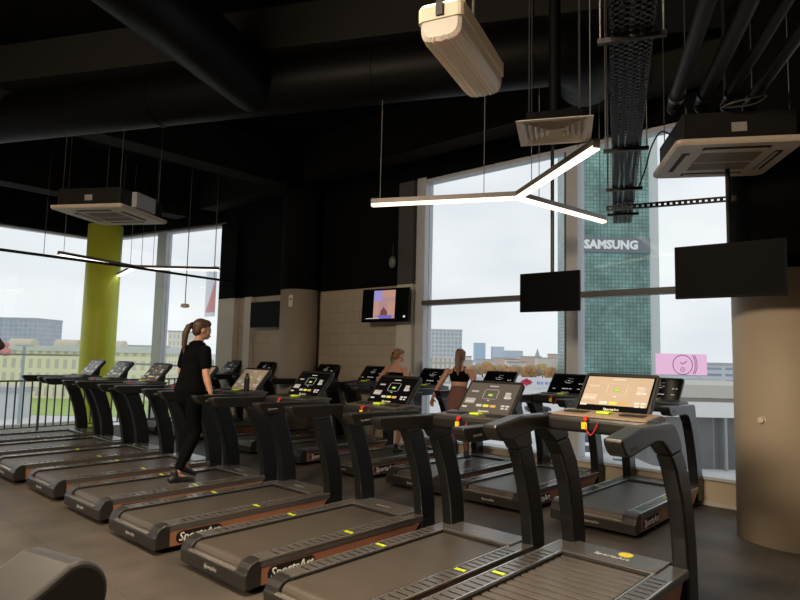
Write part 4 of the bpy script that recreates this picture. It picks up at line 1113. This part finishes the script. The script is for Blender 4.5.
for k in range(5):
    px = 122 + k * 21; D = 148 + 8 * (k % 3)
    p = fwd2 * D + rt2 * (D * (px - 400) / 609)
    tree('yellow-green street tree behind the woman in black beyond the left window', p.x, p.y, 7.0 + (k % 2), 3.0, yg if k % 2 else grn, group='street trees beyond the left window', seed=40 + k)
tree('small red-leaved tree beside the grey lamp post at far left', -71.5, 18.6, 9.7, 1.0, redf, seed=61, lo=.84, hi=.95)

# hoarding with red emblem
ho = thing('street_hoarding', 'long white street hoarding with a red emblem seen through the big window', 'hoarding', (-89.8, 159.6, GZ), YAW)
bm = bmesh.new(); box(bm, -6.5, 8, -.1, .1, .3, 3.3); hb = finish('board', bm, mat('hoarding_white', (.72, .73, .76), .7), ho)
for x in (-6, 0, 7): 
    bm = bmesh.new(); box(bm, x - .1, x + .1, .1, .3, 0, 3.2); finish('post', bm, M['frame'], ho)
bm = bmesh.new()
for dx_, dz_, r_ in ((-.9, 0, .8), (.9, 0, .8), (0, -.2, 1.0), (0, .5, .7)):
    vs = [bm.verts.new((-3.6 + dx_ + r_ * 1.2 * math.cos(PI / 2 * k), -.14, 1.9 + dz_ + r_ * math.sin(PI / 2 * k))) for k in range(4)]
    bm.faces.new(vs)
finish('red_emblem', bm, mat('emblem_red', (.65, .05, .10), .6), hb)
bm = bmesh.new()
for k, wv in enumerate((.9, .6, .8, .5, .9, .7)): box(bm, -.6 + k * 1.2, -.6 + k * 1.2 + wv, -.15, -.1, 1.3, 2.1)
finish('blue_marks', bm, mat('hoarding_blue', (.28, .34, .62), .6), hb)

# pink billboard with a watch drawing
bb = thing('billboard', 'pink lit billboard with the line drawing of a round watch, right of the glass tower', 'billboard', (-39.9, 126.85, GZ), R(41.7))
bm = bmesh.new(); box(bm, -4.95, 4.95, -.15, .3, 6.3, 10.4); pnl = finish('panel', bm, emat('billboard_pink', (.93, .55, .80), .92), bb)
bm = bmesh.new()
cx, cz_ = .15, 8.25
def ringline(bm, r, wdt, n=40, cx=cx, cz=cz_, y=-.2, ax=1.):
    for k in range(n):
        a0, a1 = 2 * PI * k / n, 2 * PI * (k + 1) / n
        if cz + r * math.sin(a0) > 10.35 or cz + r * math.sin(a0) < 6.35: continue
        q = [(cx + rr * ax * math.cos(a), cz + rr * math.sin(a)) for rr, a in ((r, a0), (r + wdt, a0), (r + wdt, a1), (r, a1))]
        bm.faces.new([bm.verts.new((x, y, z)) for x, z in q])
ringline(bm, 1.83, .16); ringline(bm, .42, .09, 20, cx, 7.3); ringline(bm, .18, .08, 14, cx, 7.3)
def line(bm, x0, z0, x1, z1, wd=.08):
    d_ = Vector((x1 - x0, 0, z1 - z0)).normalized(); n_ = Vector((-d_.z, 0, d_.x)) * wd
    bm.faces.new([bm.verts.new(p) for p in (Vector((x0, -.2, z0)) + n_, Vector((x1, -.2, z1)) + n_, Vector((x1, -.2, z1)) - n_, Vector((x0, -.2, z0)) - n_)])
line(bm, cx, cz_ + .15, cx + .85, cz_ + .75); line(bm, cx, cz_ + .15, cx - .5, cz_ + .5)
for s_ in (2.2, 2.55): 
    line(bm, cx + s_ - .2, 10.2, cx + s_ + .25, 9.0); line(bm, cx + s_ + .25, 9.0, cx + s_ + .25, 7.6); line(bm, cx + s_ + .25, 7.6, cx + s_ - .2, 6.5)
finish('watch_drawing', bm, mat('drawing_plum', (.30, .08, .20), .6), pnl)
for x in (-3.5, 3.5):
    bm = bmesh.new(); box(bm, x - .2, x + .2, .3, .6, 0, 9); finish('post', bm, M['frame'], bb)
# low buildings beneath it
building('flat_bridge_building', 'long flat grey-blue building right of the pink billboard', (-45, 176.2), 26, 8, 8.2, brick_mat('bridge_facade', (.24, .30, .38), (.28, .34, .42), (.55, .58, .62), 30., 1.6, .5, .5, 'side', 0.), rf[0])
slab('blue_fence', 'long pale blue street fence below the pink billboard', 'fence', -9, 16, 0, .3, 4.9, mat('fence_blue', (.36, .44, .58), .7, var=.4, scale=1.5), (-40, 131.5), YAW)
pv = thing('pavilion', 'low white flat-roofed pavilion with glazed ground floor beside the beige column', 'building', (-15.7, 54.6, GZ), YAW)
bm = bmesh.new(); box(bm, -3.5, 9, 0, 14, 4.35, 5.6); finish('fascia', bm, mat('pavilion_white', (.74, .74, .73), .8), pv)
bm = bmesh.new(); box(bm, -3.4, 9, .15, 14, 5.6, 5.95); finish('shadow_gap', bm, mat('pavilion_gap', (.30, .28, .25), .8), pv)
bm = bmesh.new(); box(bm, -3.6, 9.1, -.1, 14, 5.95, 7.0); finish('upper_band', bm, mat('pavilion_roof', (.52, .50, .45), .8), pv)
bm = bmesh.new(); box(bm, -3.2, 8.8, .8, 13, 0, 4.35); finish('ground_floor', bm, brick_mat('pavilion_glass', (.11, .115, .12), (.22, .21, .20), (.24, .24, .24), 2.2, 4.5, .05, .3, 'side', 0.), pv)
for k in range(3):
    bm = bmesh.new(); box(bm, -3.0 + k * 5, -2.8 + k * 5, .1, .35, 0, 4.35); finish('pillar', bm, mat('pavilion_pillar', (.30, .30, .31), .7), pv)
# cars in the street below
def car(label, x, y, rz, col):
    o = thing('car', label, 'car', (x, y, GZ), rz, 'cars in the street below')
    bm = bmesh.new(); prism(bm, [(-2.1, .25), (-2.15, .75), (-1.9, .92), (-1.2, .95), (1.0, .95), (1.9, .82), (2.15, .6), (2.15, .25)], -.88, .88); b_ = finish('body', bm, col, o, bevel=.08)
    bm = bmesh.new(); prism(bm, [(-1.75, .93), (-1.25, 1.42), (.25, 1.45), (1.0, .93)], -.78, .78); finish('cabin', bm, M_CG, o, bevel=.06)
    bm = bmesh.new(); prism(bm, [(-1.2, 1.42), (-1.15, 1.47), (.2, 1.50), (.24, 1.44)], -.74, .74); finish('roof', bm, col, o)
    for sx in (-1, 1):
        for yy in (-1.35, 1.35):
            bm = bmesh.new(); cyl(bm, (sx * .72, yy, .32), (sx * .9, yy, .32), .32, 14); finish('wheel', bm, M['black_plastic'], o)
M_CG = mat('car_glass', (.05, .06, .07), .15)
cc = [mat('car_white', (.78, .78, .78), .3), mat('car_silver', (.45, .46, .48), .3, metal=.4), mat('car_dark', (.05, .055, .06), .3), mat('car_red', (.4, .05, .04), .3)]
for k, (x, y, rz, ci, lab) in enumerate(((-31, 57.6, .4, 0, 'white parked car below the window, nearest the mullion'), (-27.6, 58.7, .4, 2, 'dark parked car between two pale ones below the window'),
   (-24.2, 52.4, .4, 0, 'white parked car third from the mullion'), (-19.4, 47.6, .4, 1, 'silver parked car nearest the white pavilion'),
   (-40, 72, -.9, 1, 'silver car on the road behind the parked ones'), (-34, 79, -.9, 0, 'white car driving on the far side of the road'),
   (-52, 92, -.9, 2, 'dark car far along the road'), (-35.2, 58.4, .4, 1, 'silver parked car leftmost in the row below the window'))):
    car(lab, x, y, rz, cc[ci])

# left side of the city
gof = brick_mat('grey_office_facade', (.33, .38, .43), (.38, .43, .48), (.46, .50, .54), 3.2, 3.0, .25, .5, 'side', 0.)
building('grey_office', 'wide grey office block on the skyline at far left', (-463, 119), 50, 30, 27, gof, rf[0])
cls = brick_mat('classical_facade', (.58, .56, .50), (.62, .60, .53), (.86, .80, .60), 1.5, 2.4, .42, .8, 'side', 0.)
cl = building('classical_building', 'long pale yellow classical building with rows of windows behind the railing', (-119.5, 35.3), 46, 12, 8.2, cls, mat('roof_pale', (.62, .63, .64), .8), roofh=.9, over=.5)
for k in range(5):
    bm = bmesh.new(); tube(bm, [(-20 + k * 8, 2, 9.0), (-16 + k * 8, 2, 9.0)], [1.3, 1.3], 14); finish('roof_vault', bm, mat('vault_tan', (.62, .57, .44), .8), cl)
building('street_kiosk', 'small pale grey kiosk on the grass behind the railing at far left', (-87.6, 23.4), 4.0, 3, 3.2, mat('kiosk_grey', (.58, .60, .62), .8), rf[0])
building('apartment_block', 'pale yellow apartment block beyond the left window right of the mullion', (-236.5, 124), 7, 12, 16.2, brick_mat('apartment_facade', (.45, .45, .42), (.5, .5, .46), (.76, .73, .60), 1.6, 2.6, .5, .8, 'side', 0.), rf[0])
building('apartment_block', 'pale block beyond the left window left of the mullion', (-199, 90.5), 13, 12, 9.6, brick_mat('pale_block_facade', (.5, .5, .48), (.55, .55, .52), (.74, .72, .64), 1.6, 2.4, .5, .8, 'side', 0.), rf[2])
building('apartment_block', 'wide low cream block beyond the left window behind the woman in black', (-218, 150), 30, 12, 8.6, brick_mat('cream_block_facade', (.5, .48, .42), (.55, .52, .46), (.74, .70, .58), 2.0, 2.4, .5, .8, 'side', 0.), rf[1])
lp = thing('street_lamp', 'tall grey-green lamp post on the grass at far left', 'street lamp', (-75.2, 21.9, GZ), YAW)
bm = bmesh.new(); cyl(bm, (0, 0, 0), (0, 0, 9.0), .16, 10); finish('pole', bm, mat('pole_teal', (.30, .38, .38), .6), lp)
bm = bmesh.new(); box(bm, -.9, .9, -.2, .2, 8.9, 9.1); finish('lamp_head', bm, mat('lamp_head_grey', (.4, .45, .45), .6), lp)
